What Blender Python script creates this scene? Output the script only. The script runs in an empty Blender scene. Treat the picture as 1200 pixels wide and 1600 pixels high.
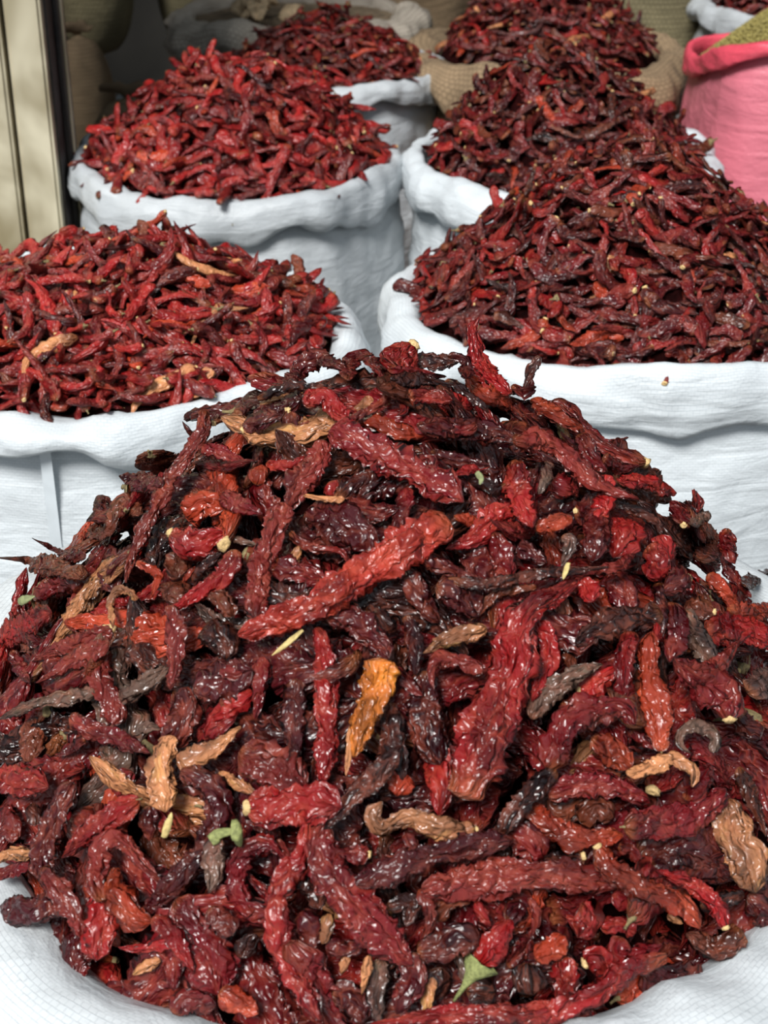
import bpy, math, random
import numpy as np
from mathutils import Matrix, Vector

# ------------------------------------------------------------------ camera, sky, light, exposure
S = bpy.context.scene
COL = S.collection
FPX = 2400.0
PITCH = math.radians(28.5)
CAMZ = 1.30
cd = bpy.data.cameras.new('camera'); cam = bpy.data.objects.new('camera', cd); COL.objects.link(cam)
cam.location = (0, 0, CAMZ); cam.rotation_euler = (math.pi / 2 - PITCH, 0, 0)
cd.sensor_fit = 'VERTICAL'; cd.sensor_height = 24.0; cd.lens = 24.0 * FPX / 1600.0
cd.clip_start = 0.02; cd.clip_end = 60
cd.dof.use_dof = True; cd.dof.focus_distance = 0.98; cd.dof.aperture_fstop = 10.0
S.camera = cam

w = bpy.data.worlds.new('sky'); S.world = w; w.use_nodes = True
bg = w.node_tree.nodes['Background']
bg.inputs[0].default_value = (0.80, 0.90, 1.0, 1); bg.inputs[1].default_value = 0.43

def area(name, loc, target, size, power, color):
    d = bpy.data.lights.new(name, 'AREA'); d.shape = 'RECTANGLE'; d.size, d.size_y = size; d.energy = power; d.color = color
    o = bpy.data.objects.new(name, d); COL.objects.link(o); o.location = loc
    o.rotation_euler = (Vector(target) - Vector(loc)).to_track_quat('-Z', 'Y').to_euler()
    return o
# hazy bright sky over the open street in front of the shop (behind and above the photographer)
sd = bpy.data.lights.new('hazy_sun', 'SUN'); sd.energy = 4.6; sd.angle = math.radians(20); sd.color = (1.0, 0.985, 0.96)
sun = bpy.data.objects.new('hazy_sun', sd); COL.objects.link(sun)
sun.rotation_euler = (-Vector((-0.34, -0.80, 1.0))).to_track_quat('-Z', 'Y').to_euler()

vs = S.view_settings
S.display_settings.display_device = 'sRGB'
vs.view_transform = 'Standard'; vs.look = 'None'; vs.gamma = 1.0; vs.use_curve_mapping = False
vs.exposure = 0.0
S.cycles.max_bounces = 6; S.cycles.diffuse_bounces = 3; S.cycles.glossy_bounces = 2

# ------------------------------------------------------------------ numeric helpers
rng = np.random.RandomState(7)
def _hash(ix, iy, iz):
    h = (ix * 374761393 + iy * 668265263 + iz * 2147483647 + 1013904223) & 0xFFFFFFFF
    h = ((h ^ (h >> 13)) * 1274126177) & 0xFFFFFFFF
    h = ((h ^ (h >> 15)) * 2246822519) & 0xFFFFFFFF
    return (h ^ (h >> 16)) & 0xFFFFFFFF
def vnoise(p):
    """smooth value noise in -1..1 of an (N,3) array"""
    p = np.asarray(p, np.float64); i = np.floor(p).astype(np.int64); f = p - i; f = f * f * f * (f * (f * 6 - 15) + 10)
    out = 0
    for dx in (0, 1):
        wx = f[:, 0] if dx else 1 - f[:, 0]
        for dy in (0, 1):
            wy = f[:, 1] if dy else 1 - f[:, 1]
            for dz in (0, 1):
                wz = f[:, 2] if dz else 1 - f[:, 2]
                out = out + wx * wy * wz * (_hash(i[:, 0] + dx, i[:, 1] + dy, i[:, 2] + dz) / 2147483648.0 - 1.0)
    return out
def ridged(p):
    return 1 - np.minimum(1, 2.2 * np.abs(vnoise(p)))
def nrm(v): return v / (np.linalg.norm(v, axis=-1, keepdims=True) + 1e-12)

def catmull(P, n):
    P = np.asarray(P, float)
    if len(P) == 2: P = np.array([P[0], (P[0] + P[1]) / 2, P[1]])
    Q = np.vstack([2 * P[0] - P[1], P, 2 * P[-1] - P[-2]])
    out = []
    for k in range(len(P) - 1):
        a, b, c, d = Q[k:k + 4]; t = np.linspace(0, 1, 24, endpoint=False)[:, None]
        out.append(0.5 * ((2 * b) + (-a + c) * t + (2 * a - 5 * b + 4 * c - d) * t * t + (-a + 3 * b - 3 * c + d) * t ** 3))
    C_ = np.vstack(out + [P[-1:]])
    s = np.r_[0, np.cumsum(np.linalg.norm(np.diff(C_, axis=0), axis=1))]
    u = np.linspace(0, s[-1], n)
    return np.stack([np.interp(u, s, C_[:, k]) for k in range(3)], -1), s[-1]

def grid_faces(nr, nc, close=True, flip=False):
    r = np.arange(nr - 1)[:, None]; c = np.arange(nc if close else nc - 1)[None]
    c2 = (c + 1) % nc
    f = np.stack([r * nc + c, r * nc + c2, (r + 1) * nc + c2, (r + 1) * nc + c], -1).reshape(-1, 4)
    return f[:, ::-1] if flip else f

def mesh_np(name, V, quads, mats, attrs=None, uv=None, tint=None, skin=None):
    me = bpy.data.meshes.new(name)
    V = np.asarray(V, np.float32); quads = np.asarray(quads, np.int32)
    me.vertices.add(len(V)); me.vertices.foreach_set('co', V.ravel())
    nf, k = quads.shape
    me.loops.add(nf * k); me.loops.foreach_set('vertex_index', quads.ravel())
    me.polygons.add(nf); me.polygons.foreach_set('loop_start', np.arange(nf, dtype=np.int32) * k)
    me.polygons.foreach_set('use_smooth', np.ones(nf, bool))
    for nm, a in (attrs or {}).items():
        at = me.attributes.new(nm, 'FLOAT', 'POINT'); at.data.foreach_set('value', np.asarray(a, np.float32))
    if tint is None and attrs: tint = np.ones((len(V), 3))
    if skin is not None:
        at = me.attributes.new('skin', 'FLOAT_VECTOR', 'POINT'); at.data.foreach_set('vector', np.asarray(skin, np.float32).ravel())
    if tint is not None:
        at = me.attributes.new('tint', 'FLOAT_VECTOR', 'POINT'); at.data.foreach_set('vector', np.asarray(tint, np.float32).ravel())
    if uv is not None:
        ul = me.uv_layers.new(name='UVMap'); ul.data.foreach_set('uv', np.asarray(uv, np.float32)[quads.ravel()].ravel())
    me.update(calc_edges=True)
    for m in (mats if isinstance(mats, (list, tuple)) else [mats]): me.materials.append(m)
    return me
def link(name, me, parent=None, **props):
    o = bpy.data.objects.new(name, me); COL.objects.link(o)
    if parent: o.parent = parent
    for k, v in props.items(): o[k] = v
    return o

# ------------------------------------------------------------------ materials
class NT:
    def __init__(s, name):
        s.m = bpy.data.materials.new(name); s.m.use_nodes = True; s.t = s.m.node_tree
        s.b = s.t.nodes['Principled BSDF']
    def n(s, typ, **kw):
        nd = s.t.nodes.new(typ)
        for k, v in kw.items():
            if k == 'ins':
                for i, x in v.items():
                    if isinstance(x, bpy.types.NodeSocket): s.t.links.new(x, nd.inputs[i])
                    else: nd.inputs[i].default_value = x
            else: setattr(nd, k, v)
        return nd
    def math(s, op, a, b=0.0, clamp=False):
        nd = s.n('ShaderNodeMath', operation=op, use_clamp=clamp, ins={0: a, 1: b}); return nd.outputs[0]
    def mix(s, fac, a, b, blend='MIX'):
        nd = s.n('ShaderNodeMix', data_type='RGBA', blend_type=blend)
        for i, x in ((0, fac), (6, a), (7, b)):
            if isinstance(x, bpy.types.NodeSocket): s.t.links.new(x, nd.inputs[i])
            else: nd.inputs[i].default_value = x if i == 0 else (*x, 1)[:4]
        return nd.outputs[2]
    def noise(s, vec, scale, detail=2, dist=0.0, typ='FBM', rough=.5):
        nd = s.n('ShaderNodeTexNoise', noise_dimensions='3D', noise_type=typ,
                 ins={'Scale': scale, 'Detail': detail, 'Distortion': dist, 'Roughness': rough})
        if vec is not None: s.t.links.new(vec, nd.inputs['Vector'])
        return nd.outputs['Fac']
    def ramp(s, fac, a, b):
        nd = s.n('ShaderNodeMapRange', ins={0: fac, 1: a, 2: b, 3: 0.0, 4: 1.0}); return nd.outputs[0]
    def put(s, **kw):
        for k, v in kw.items():
            k = k.replace('_', ' ')
            if isinstance(v, bpy.types.NodeSocket): s.t.links.new(v, s.b.inputs[k])
            else: s.b.inputs[k].default_value = (*v, 1) if isinstance(v, tuple) and len(v) == 3 else v
    def bump(s, h, strength, dist, normal=None):
        nd = s.n('ShaderNodeBump', ins={'Height': h, 'Strength': strength, 'Distance': dist})
        if normal is not None: s.t.links.new(normal, nd.inputs['Normal'])
        return nd.outputs[0]

def chilli_material(name, cell, wr, gloss):
    """dried skin: shrivelled cells between raised crease lines, in the pod's own skin coordinates (metres)"""
    k = NT(name)
    oi = k.n('ShaderNodeObjectInfo')
    skin = k.n('ShaderNodeAttribute', attribute_name='skin').outputs['Vector']
    mp = k.n('ShaderNodeVectorMath', operation='ADD'); k.t.links.new(skin, mp.inputs[0])
    cmb = k.n('ShaderNodeCombineXYZ', ins={0: k.math('MULTIPLY', oi.outputs['Random'], 3.0), 1: k.math('MULTIPLY', oi.outputs['Random'], 7.0)})
    k.t.links.new(cmb.outputs[0], mp.inputs[1]); vec = mp.outputs[0]
    tint = k.n('ShaderNodeAttribute', attribute_name='tint').outputs['Vector']
    t = k.n('ShaderNodeAttribute', attribute_name='along').outputs['Fac']
    rd = k.n('ShaderNodeAttribute', attribute_name='ridge').outputs['Fac']
    base = k.mix(1.0, oi.outputs['Color'], tint, 'MULTIPLY')
    f = 1.0 / cell
    n1 = k.noise(vec, f * .14, 3, .6)
    n2 = k.noise(vec, f * .40, 3, .3)
    # domain-warped cells
    wn = k.n('ShaderNodeTexNoise', noise_dimensions='3D', ins={'Scale': f * .55, 'Detail': 2.0}); k.t.links.new(vec, wn.inputs['Vector'])
    sb = k.n('ShaderNodeVectorMath', operation='MULTIPLY_ADD', ins={1: (cell * 3.0,) * 3}); k.t.links.new(wn.outputs['Color'], sb.inputs[0]); k.t.links.new(vec, sb.inputs[2])
    def cells(sc):
        v = k.n('ShaderNodeTexVoronoi', feature='DISTANCE_TO_EDGE', ins={'Scale': sc}); k.t.links.new(sb.outputs[0], v.inputs['Vector']); return v.outputs['Distance']
    v1, v2 = cells(f * .55), cells(f * 1.25)
    e1 = k.n('ShaderNodeMapRange', interpolation_type='SMOOTHSTEP', ins={0: v1, 1: .0, 2: .16, 3: 1.0, 4: 0.0}).outputs[0]
    e2 = k.n('ShaderNodeMapRange', interpolation_type='SMOOTHSTEP', ins={0: v2, 1: .0, 2: .20, 3: 1.0, 4: 0.0}).outputs[0]
    dark = k.mix(k.math('MULTIPLY', k.ramp(n1, .44, .60), .85), base, k.mix(1.0, base, (.22, .22, .30), 'MULTIPLY'))
    warm = k.mix(1.0, base, (1.7, 2.3, 1.5), 'MULTIPLY')
    c = k.mix(k.math('MULTIPLY', k.ramp(n2, .56, .74), .50), dark, warm)
    pale = k.mix(.36, base, (.60, .13, .06))
    crease = k.math('MULTIPLY', k.math('MAXIMUM', e1, k.math('MULTIPLY', e2, .6)), k.ramp(n2, .35, .65))
    c = k.mix(k.math('MULTIPLY', crease, .60), c, pale)
    end = k.math('MULTIPLY', k.ramp(t, .10, .0), k.ramp(n1, .42, .60))
    c = k.mix(k.math('MULTIPLY', end, .5), c, (.38, .11, .035))
    h = k.math('ADD', k.math('MULTIPLY', v1, -1.0), k.math('MULTIPLY', v2, -.30))
    rid = k.noise(vec, f * .9, 2.5, .9, 'RIDGED_MULTIFRACTAL', .55)
    nb = k.bump(h, wr, cell * 1.15)
    nb = k.bump(rid, wr * .35, cell * .2, nb)
    k.put(Base_Color=c, Roughness=k.n('ShaderNodeMapRange', ins={0: n2, 1: .3, 2: .7, 3: gloss, 4: gloss + .20}).outputs[0],
          Normal=nb, Specular_IOR_Level=.55)
    k.b.inputs['Coat Weight'].default_value = .0
    return k.m
M_BIG = chilli_material('dried_chilli_skin', .0060, 1.0, .17)
M_SMALL = chilli_material('small_chilli_skin', .0044, .8, .24)

def simple(name, col, rough=.6, nscale=60, var=.25, bump=.4, bdist=.002, metallic=0.0):
    k = NT(name); tc = k.n('ShaderNodeTexCoord').outputs['Object']
    n = k.noise(tc, nscale, 4, .2)
    lo = tuple(x * (1 - var) for x in col); hi = tuple(min(1, x * (1 + var)) for x in col)
    k.put(Base_Color=k.mix(k.ramp(n, .3, .7), lo, hi), Roughness=rough, Metallic=metallic, Normal=k.bump(n, bump, bdist))
    return k.m
M_CALYX = simple('dry_calyx', (.20, .15, .065), .8, 500, .5)
M_GREENCALYX = simple('green_calyx', (.24, .26, .09), .8, 500, .4)
M_SCAR = simple('pale_stem_scar', (.66, .45, .20), .75, 700, .3)
M_STALK = simple('straw_stalk', (.58, .44, .17), .7, 400, .3)

def weave(name, col, line, cell=(.0052, .0026), bump=.5, rough=.5, dirt=.12, bdist=.0006):
    k = NT(name)
    uv = k.n('ShaderNodeUVMap').outputs[0]
    br = k.n('ShaderNodeTexBrick', ins={'Scale': 1.0, 'Mortar Size': cell[1] * .07, 'Mortar Smooth': .6, 'Brick Width': cell[0], 'Row Height': cell[1],
                                        'Color1': (1, 1, 1, 1), 'Color2': (.55, .55, .55, 1), 'Mortar': (0, 0, 0, 1)})
    k.t.links.new(uv, br.inputs['Vector'])
    tc = k.n('ShaderNodeTexCoord').outputs['Object']
    big = k.noise(tc, 9, 4, .5); med = k.noise(tc, 60, 3, .4)
    lo = tuple(x * (1 - dirt) for x in col)
    c = k.mix(k.ramp(big, .35, .7), lo, col)
    c = k.mix(k.math('MULTIPLY', br.outputs['Fac'], .6), c, line)
    n = k.bump(br.outputs['Color'], bump, bdist)
    n = k.bump(med, .35, .004, n)
    mpz = k.n('ShaderNodeMapping', ins={3: (1, 1, 4.5)}); k.t.links.new(tc, mpz.inputs[0])
    n = k.bump(k.noise(mpz.outputs[0], 11, 4, .8), .30, .014, n)
    k.put(Base_Color=c, Roughness=rough, Normal=n)
    return k.m
M_WHITE = weave('white_woven_plastic', (.665, .71, .735), (.42, .48, .52))
M_FRONT = weave('front_white_woven_plastic', (.67, .71, .73), (.52, .57, .60), cell=(.0044, .0021), bump=.6, bdist=.0009)
M_WHITE2 = weave('white_woven_plastic_shaded', (.52, .55, .57), (.36, .40, .43), dirt=.2)  # greyer copy of the white weave, with the shop's shade in its colour
M_PINK = weave('pink_woven_plastic', (.70, .19, .245), (.55, .12, .17), cell=(.008, .004), dirt=.1)
M_PINKRIM = weave('deep_pink_woven_hem', (.78, .085, .13), (.55, .05, .09), cell=(.008, .004))
M_BURLAP = weave('brown_burlap', (.34, .235, .135), (.07, .045, .025), cell=(.007, .007), bump=1.0, rough=.9, dirt=.45, bdist=.002)
M_GREYBURLAP = weave('grey_burlap', (.62, .55, .45), (.2, .085, .07), cell=(.007, .007), bump=1.0, rough=.9, dirt=.4, bdist=.002)
M_OLIVE = weave('olive_burlap', (.26, .22, .12), (.05, .04, .02), cell=(.009, .009), bump=1.0, rough=.9, dirt=.4, bdist=.002)
M_CORE = simple('shadowed_chillies', (.012, .0015, .0015), .9, 80, .6, 1.0, .01)  # near-black colour paints the shade in the gaps between pods
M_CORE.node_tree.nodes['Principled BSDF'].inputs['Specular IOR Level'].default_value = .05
M_FLOOR = simple('concrete_floor', (.16, .15, .14), .8, 12, .3, .3, .004)
M_WALL = simple('dark_plaster', (.030, .028, .024), .85, 6, .4, .3, .004)
M_CEIL = simple('roof_sheet', (.06, .055, .05), .7, 6, .3)
M_DARKFRAME = simple('dark_painted_channel', (.035, .03, .028), .45, 30, .4)
M_SEED = simple('fennel_seed', (.30, .25, .075), .7, 200, .4)
M_ROOT = simple('dried_root', (.58, .42, .25), .8, 90, .35, .8, .004)
M_LEAF = simple('dry_green_leaf', (.22, .24, .11), .8, 300, .4)
def steel():
    k = NT('brushed_steel'); tc = k.n('ShaderNodeTexCoord').outputs['Object']
    mp = k.n('ShaderNodeMapping', ins={3: (1, 1, .012)}); k.t.links.new(tc, mp.inputs[0])
    n = k.noise(mp.outputs[0], 900, 3); big = k.noise(tc, 5, 3, 1.2)
    k.put(Base_Color=k.mix(k.ramp(big, .38, .62), (.36, .30, .18), (.80, .73, .54)), Metallic=.35,  # golden reflections and their darker mottling are painted into the base colour
          Roughness=k.n('ShaderNodeMapRange', ins={0: big, 1: .3, 2: .7, 3: .28, 4: .45}).outputs[0], Normal=k.bump(n, .15, .0006))
    return k.m
M_STEEL = steel()

# ------------------------------------------------------------------ heaps: the surface each one follows
RIM = 0.74
class Heap:
    def __init__(s, cx, cy, rx, ry, h, p, ox=0, oy=0, rim=RIM, lump=.012, seed=0):
        s.__dict__.update(locals())
    def r(s, x, y):
        r = np.ones_like(x) * .5
        for _ in range(14):
            q = np.clip(r, 0, 1)
            r = .5 * r + .5 * np.hypot((x - s.cx - s.ox * (1 - q)) / s.rx, (y - s.cy - s.oy * (1 - q)) / s.ry)
        return r
    def z(s, x, y):
        x = np.asarray(x, float); y = np.asarray(y, float); r = s.r(x, y)
        z = s.rim + s.h * (1 - np.clip(r, 0, 1) ** s.p) - np.clip(r - 1, 0, 9) * s.rx * .45
        n = vnoise(np.stack([x.ravel() * 14 + s.seed, y.ravel() * 14, 0 * x.ravel()], -1)).reshape(x.shape)
        return z + s.lump * n * np.clip(1.3 - r, .2, 1)
    def normal(s, x, y, e=.012):
        gx = (s.z(x + e, y) - s.z(x - e, y)) / (2 * e); gy = (s.z(x, y + e) - s.z(x, y - e)) / (2 * e)
        return nrm(np.stack([-gx, -gy, np.ones_like(gx)], -1))
HA = Heap(.004, .775, .286, .262, .219, 2.0, .01, .05, rim=.728, lump=.014, seed=3)
HAS = Heap(.008, .775, .258, .262, .2, 2, rim=.735)
HB = Heap(-.275, 1.42, .228, .20, .080, 1.35, .02, .0, seed=11)
HC = Heap(.27, 1.52, .240, .225, .155, 1.25, -.02, 0, seed=21)
HD = Heap(-.196, 2.02, .197, .190, .120, 1.8, .0, .05, seed=31)
HE = Heap(-.09, 2.56, .165, .16, .075, 1.6, 0, .05, seed=41)
HF = Heap(.240, 2.02, .178, .18, .160, 1.5, -.03, 0, seed=51)
HG = Heap(.275, 2.62, .185, .18, .125, 2.0, -.02, 0, rim=.75, seed=61)
HH = Heap(.80, 2.90, .20, .2, .08, 1.8, 0, 0, rim=.775, seed=71)

# ------------------------------------------------------------------ chilli builder
SKIN = {}
def profile(kind, t):
    if kind == 'blunt':
        w = np.interp(t, [0, .05, .2, .5, .8, .93, 1], [.35, .75, .95, 1, .88, .62, .12])
    elif kind == 'club':
        w = np.interp(t, [0, .04, .15, .28, .5, .8, .95, 1], [.55, .95, 1.28, 1.2, 1, .82, .6, .15])
    elif kind == 'thin':
        w = np.interp(t, [0, .1, .4, .8, 1], [.5, .8, 1, .7, .12])
    elif kind == 'flare':
        w = np.interp(t, [0, .1, .3, .6, .85, 1], [.85, 1.0, .95, .7, .5, .15])
    else:
        w = np.interp(t, [0, .04, .15, .4, .7, .9, 1], [.35, .7, .95, 1, .72, .38, .06])
    return w
def chilli_np(P, width, nhint, seed, kind='taper', ds=.0017, na=26, flat=.5, wr=1.0, twist=.5, wave=1.0):
    """P: spine points (stem end first) -> vertices, quads, along, ridge, and the stem frame"""
    P = np.asarray(P, float); L = np.linalg.norm(np.diff(P, axis=0), axis=1).sum()
    n = int(np.clip(L / ds, 9, 110))
    C_, L = catmull(P, n); R = width / 2
    t = np.linspace(0, 1, n); sarc = t * L; so = seed * 17.31
    T = nrm(np.gradient(C_, axis=0))
    N0 = np.asarray(nhint, float)
    if N0.ndim == 1: N0 = np.tile(N0, (n, 1))
    else:
        N0 = np.stack([np.interp(t, np.linspace(0, 1, len(N0)), N0[:, k]) for k in range(3)], -1)
    N = nrm(N0 - (N0 * T).sum(1)[:, None] * T); B = np.cross(T, N)
    # sideways wobble of the spine
    q = np.stack([sarc / (2.6 * R + .004) * .8, np.full(n, so), np.zeros(n)], -1)
    C_ = C_ + wave * R * .30 * (vnoise(q)[:, None] * B + vnoise(q + 50)[:, None] * N) * np.sin(np.pi * np.clip(t, 0, 1))[:, None] ** .3
    wt = profile(kind, t) * R
    wt = wt * (1 + .22 * vnoise(np.stack([sarc / (1.7 * R + .002), np.full(n, so + 9), np.zeros(n)], -1)))
    tw = twist * 1.5 * vnoise(np.stack([sarc / (5 * R + .01), np.full(n, so + 20), np.zeros(n)], -1))
    N, B = N * np.cos(tw)[:, None] + B * np.sin(tw)[:, None], B * np.cos(tw)[:, None] - N * np.sin(tw)[:, None]
    th = np.linspace(0, 2 * np.pi, na, endpoint=False)
    ct, st = np.cos(th)[None], np.sin(th)[None]
    fl = flat * (1 + .35 * vnoise(np.stack([sarc / (2.5 * R), np.full(n, so + 33), np.zeros(n)], -1)))[:, None]
    W = wt[:, None]
    X = np.broadcast_to(sarc[:, None], (n, na)).ravel(); Rr = max(R, .0015)
    yy = (ct * np.ones((n, 1))).ravel(); zz = (st * np.ones((n, 1))).ravel()
    sc = 1.0 / Rr
    p_big = np.stack([X * sc * .9, yy * 1.1 + so, zz * 1.1], -1)
    p_mid = np.stack([X * sc * 1.5, yy * 2.1 + so, zz * 2.1 + 5], -1)
    p_mid = p_mid + .45 * vnoise(p_mid * .8 + 7)[:, None]
    p_fin = np.stack([X * sc * 3.0, yy * 3.9 + so, zz * 3.9 + 9], -1)
    p_fin = p_fin + .5 * vnoise(p_fin * .6 + 3)[:, None]
    # long creases where the skin collapsed inwards
    p_cre = np.stack([X * sc * .28, yy * 1.9 + so + 40, zz * 1.9], -1)
    rm, rf, rc = ridged(p_mid), ridged(p_fin), ridged(p_cre)
    d = .20 * vnoise(p_big) + wr * (.27 * (rm - .5) + .13 * (rf - .5)) - .30 * wr * rc ** 2.5
    d = d.reshape(n, na); endf = np.clip(np.minimum(t, 1 - t) * 12, .15, 1)[:, None]
    rad = 1 + d * endf
    # collapsed middle: concave broad faces
    conc = 1 - .30 * np.abs(st) ** 1.5 * np.clip(vnoise(np.stack([sarc * sc * .5, np.full(n, so + 60), np.zeros(n)], -1)) + .5, 0, 1)[:, None]
    V = C_[:, None] + W[..., None] * ((rad * ct)[..., None] * B[:, None] + (rad * conc * (fl + .0) * st)[..., None] * N[:, None])
    V = V.reshape(-1, 3)
    # end caps
    V = np.vstack([V, C_[0] - T[0] * wt[0] * .3, C_[-1] + T[-1] * wt[-1] * .8])
    F_ = grid_faces(n, na)
    a, b = len(V) - 2, len(V) - 1; i = np.arange(na); j = (i + 1) % na
    F_ = np.vstack([F_, np.stack([j, i, np.full(na, a), np.full(na, a)], -1), np.stack([(n - 1) * na + i, (n - 1) * na + j, np.full(na, b), np.full(na, b)], -1)])
    al = np.r_[np.repeat(t, na), 0, 1]
    rg = np.r_[np.clip(.5 + .42 * (rm - .5) + .35 * (rf - .5) - .35 * rc + .25, 0, 1), .5, .5]
    sk = np.stack([X * .62, yy * R * .9, zz * R * .9 + so * .01], -1); sk = np.vstack([sk, sk[:1], sk[-1:]])
    SKIN[id(V)] = (V, sk)
    return V, F_, al, rg, (C_[0], T[0], N[0], B[0], wt[0])

def tri_quads(F_):
    return F_
def make_mesh(name, V, F_, mat, attrs=None, uv=None, tint=None, skin=None):
    """quads whose last two indices agree become triangles"""
    F_ = np.asarray(F_); deg = F_[:, 2] == F_[:, 3]
    if not deg.any(): return mesh_np(name, V, F_, mat, attrs, uv, tint, skin)
    me = bpy.data.meshes.new(name); V = np.asarray(V, np.float32)
    Q, Tr = F_[~deg], F_[deg][:, :3]
    me.vertices.add(len(V)); me.vertices.foreach_set('co', V.ravel())
    idx = np.r_[Q.ravel(), Tr.ravel()].astype(np.int32)
    me.loops.add(len(idx)); me.loops.foreach_set('vertex_index', idx)
    me.polygons.add(len(Q) + len(Tr))
    me.polygons.foreach_set('loop_start', np.r_[np.arange(len(Q)) * 4, len(Q) * 4 + np.arange(len(Tr)) * 3].astype(np.int32))
    me.polygons.foreach_set('use_smooth', np.ones(len(Q) + len(Tr), bool))
    for nm, a in (attrs or {}).items():
        at = me.attributes.new(nm, 'FLOAT', 'POINT'); at.data.foreach_set('value', np.asarray(a, np.float32))
    if tint is None and attrs: tint = np.ones((len(V), 3))
    if skin is not None:
        at = me.attributes.new('skin', 'FLOAT_VECTOR', 'POINT'); at.data.foreach_set('vector', np.asarray(skin, np.float32).ravel())
    if tint is not None:
        at = me.attributes.new('tint', 'FLOAT_VECTOR', 'POINT'); at.data.foreach_set('vector', np.asarray(tint, np.float32).ravel())
    me.update(calc_edges=True); me.materials.append(mat)
    return me

def revolve(pts_r, pts_s, frame, na=10, star=0.0, k=5, jag=0.0, seed=0):
    """small turned cap along -T of a stem frame; star pushes lobes outwards"""
    C0, T, N, B, w0 = frame; th = np.linspace(0, 2 * np.pi, na, endpoint=False)
    V = []
    for i, (r, s_) in enumerate(zip(pts_r, pts_s)):
        rr = r * (1 + star * np.cos(k * th) * (i == 0)) * (1 + .6 * jag * vnoise(np.stack([th * 2, th * 0 + i, th * 0 + seed], -1)))
        V.append(C0 - T * s_ + (rr * np.cos(th))[:, None] * B + (rr * np.sin(th))[:, None] * N * .8)
    V = np.vstack(V + [(C0 - T * pts_s[-1])[None]]); n = len(pts_r)
    F_ = grid_faces(n, na); i = np.arange(na); j = (i + 1) % na; c = len(V) - 1
    F_ = np.vstack([F_, np.stack([(n - 1) * na + i, (n - 1) * na + j, np.full(na, c), np.full(na, c)], -1)])
    return V, F_
def calyx_np(frame, W, seed=0, na=10):
    w = max(frame[4], W * .16)
    return revolve([w * 1.15, w * 1.0, w * .55, w * .3, w * .26, w * .32], [-w * .9, -w * .1, w * .35, w * .9, w * 1.7, w * 1.9], frame, na, .25, 5, .25, seed)
def scar_np(frame, W, seed=0, na=12):
    w = W * .26
    return revolve([w * .8, w * 1.05, w * .8, w * .35], [-w * .4, w * .25, w * .62, w * .5], frame, na, .05, 3, .55, seed)
def stalk_np(pts, w, seed=0):
    V, F_, al, rg, fr = chilli_np(pts, w, (0, 0, 1), seed, 'flare', ds=.003, na=8, flat=.8, wr=.4, twist=.2, wave=.3)
    return V, F_

# ------------------------------------------------------------------ colours of the pods
PAL = dict(R=(.25, .009, .010), M=(.135, .0065, .009), D=(.058, .005, .007), K=(.026, .009, .008), O=(.34, .036, .014), S=(.33, .022, .014),
           T=(.56, .235, .10), B=(.11, .026, .013), G=(.135, .080, .058), Y=(.72, .20, .025), P=(.165, .017, .014))
TONE = dict(S='orange-red', R='bright red', M='deep red', D='dark maroon', K='blackish', O='orange-red', T='tan', B='brown', G='grey-brown', Y='yellow-orange', P='dusty red')

def pixray(px, py):
    px = np.asarray(px, float); py = np.asarray(py, float)
    u = (px - 600) / FPX; v = (800 - py) / FPX
    return np.stack([u, math.cos(PITCH) + v * math.sin(PITCH), -math.sin(PITCH) + v * math.cos(PITCH)], -1)
def to_pix(X):
    X = np.asarray(X) - np.array([0, 0, CAMZ]); x, y, z = X[..., 0], X[..., 1], X[..., 2]
    d = y * math.cos(PITCH) - z * math.sin(PITCH)
    return 600 + x / d * FPX, 800 - (y * math.sin(PITCH) + z * math.cos(PITCH)) / d * FPX
TS = np.linspace(.45, 1.35, 300)
def hit(heap, px, py, lift):
    """where a line of sight meets the heap surface raised by lift (or comes nearest to it)"""
    r = pixray(px, py); X = TS[:, None] * r[None] + np.array([0, 0, CAMZ])
    g = X[:, 2] - heap.z(X[:, 0], X[:, 1]) - lift
    k = np.nonzero(g < 0)[0]
    k = k[0] if len(k) else int(np.argmin(g))
    if k > 0 and g[k] < 0: 
        f = g[k - 1] / (g[k - 1] - g[k]); return X[k - 1] + f * (X[k] - X[k - 1]), False
    return X[k], True

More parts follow.
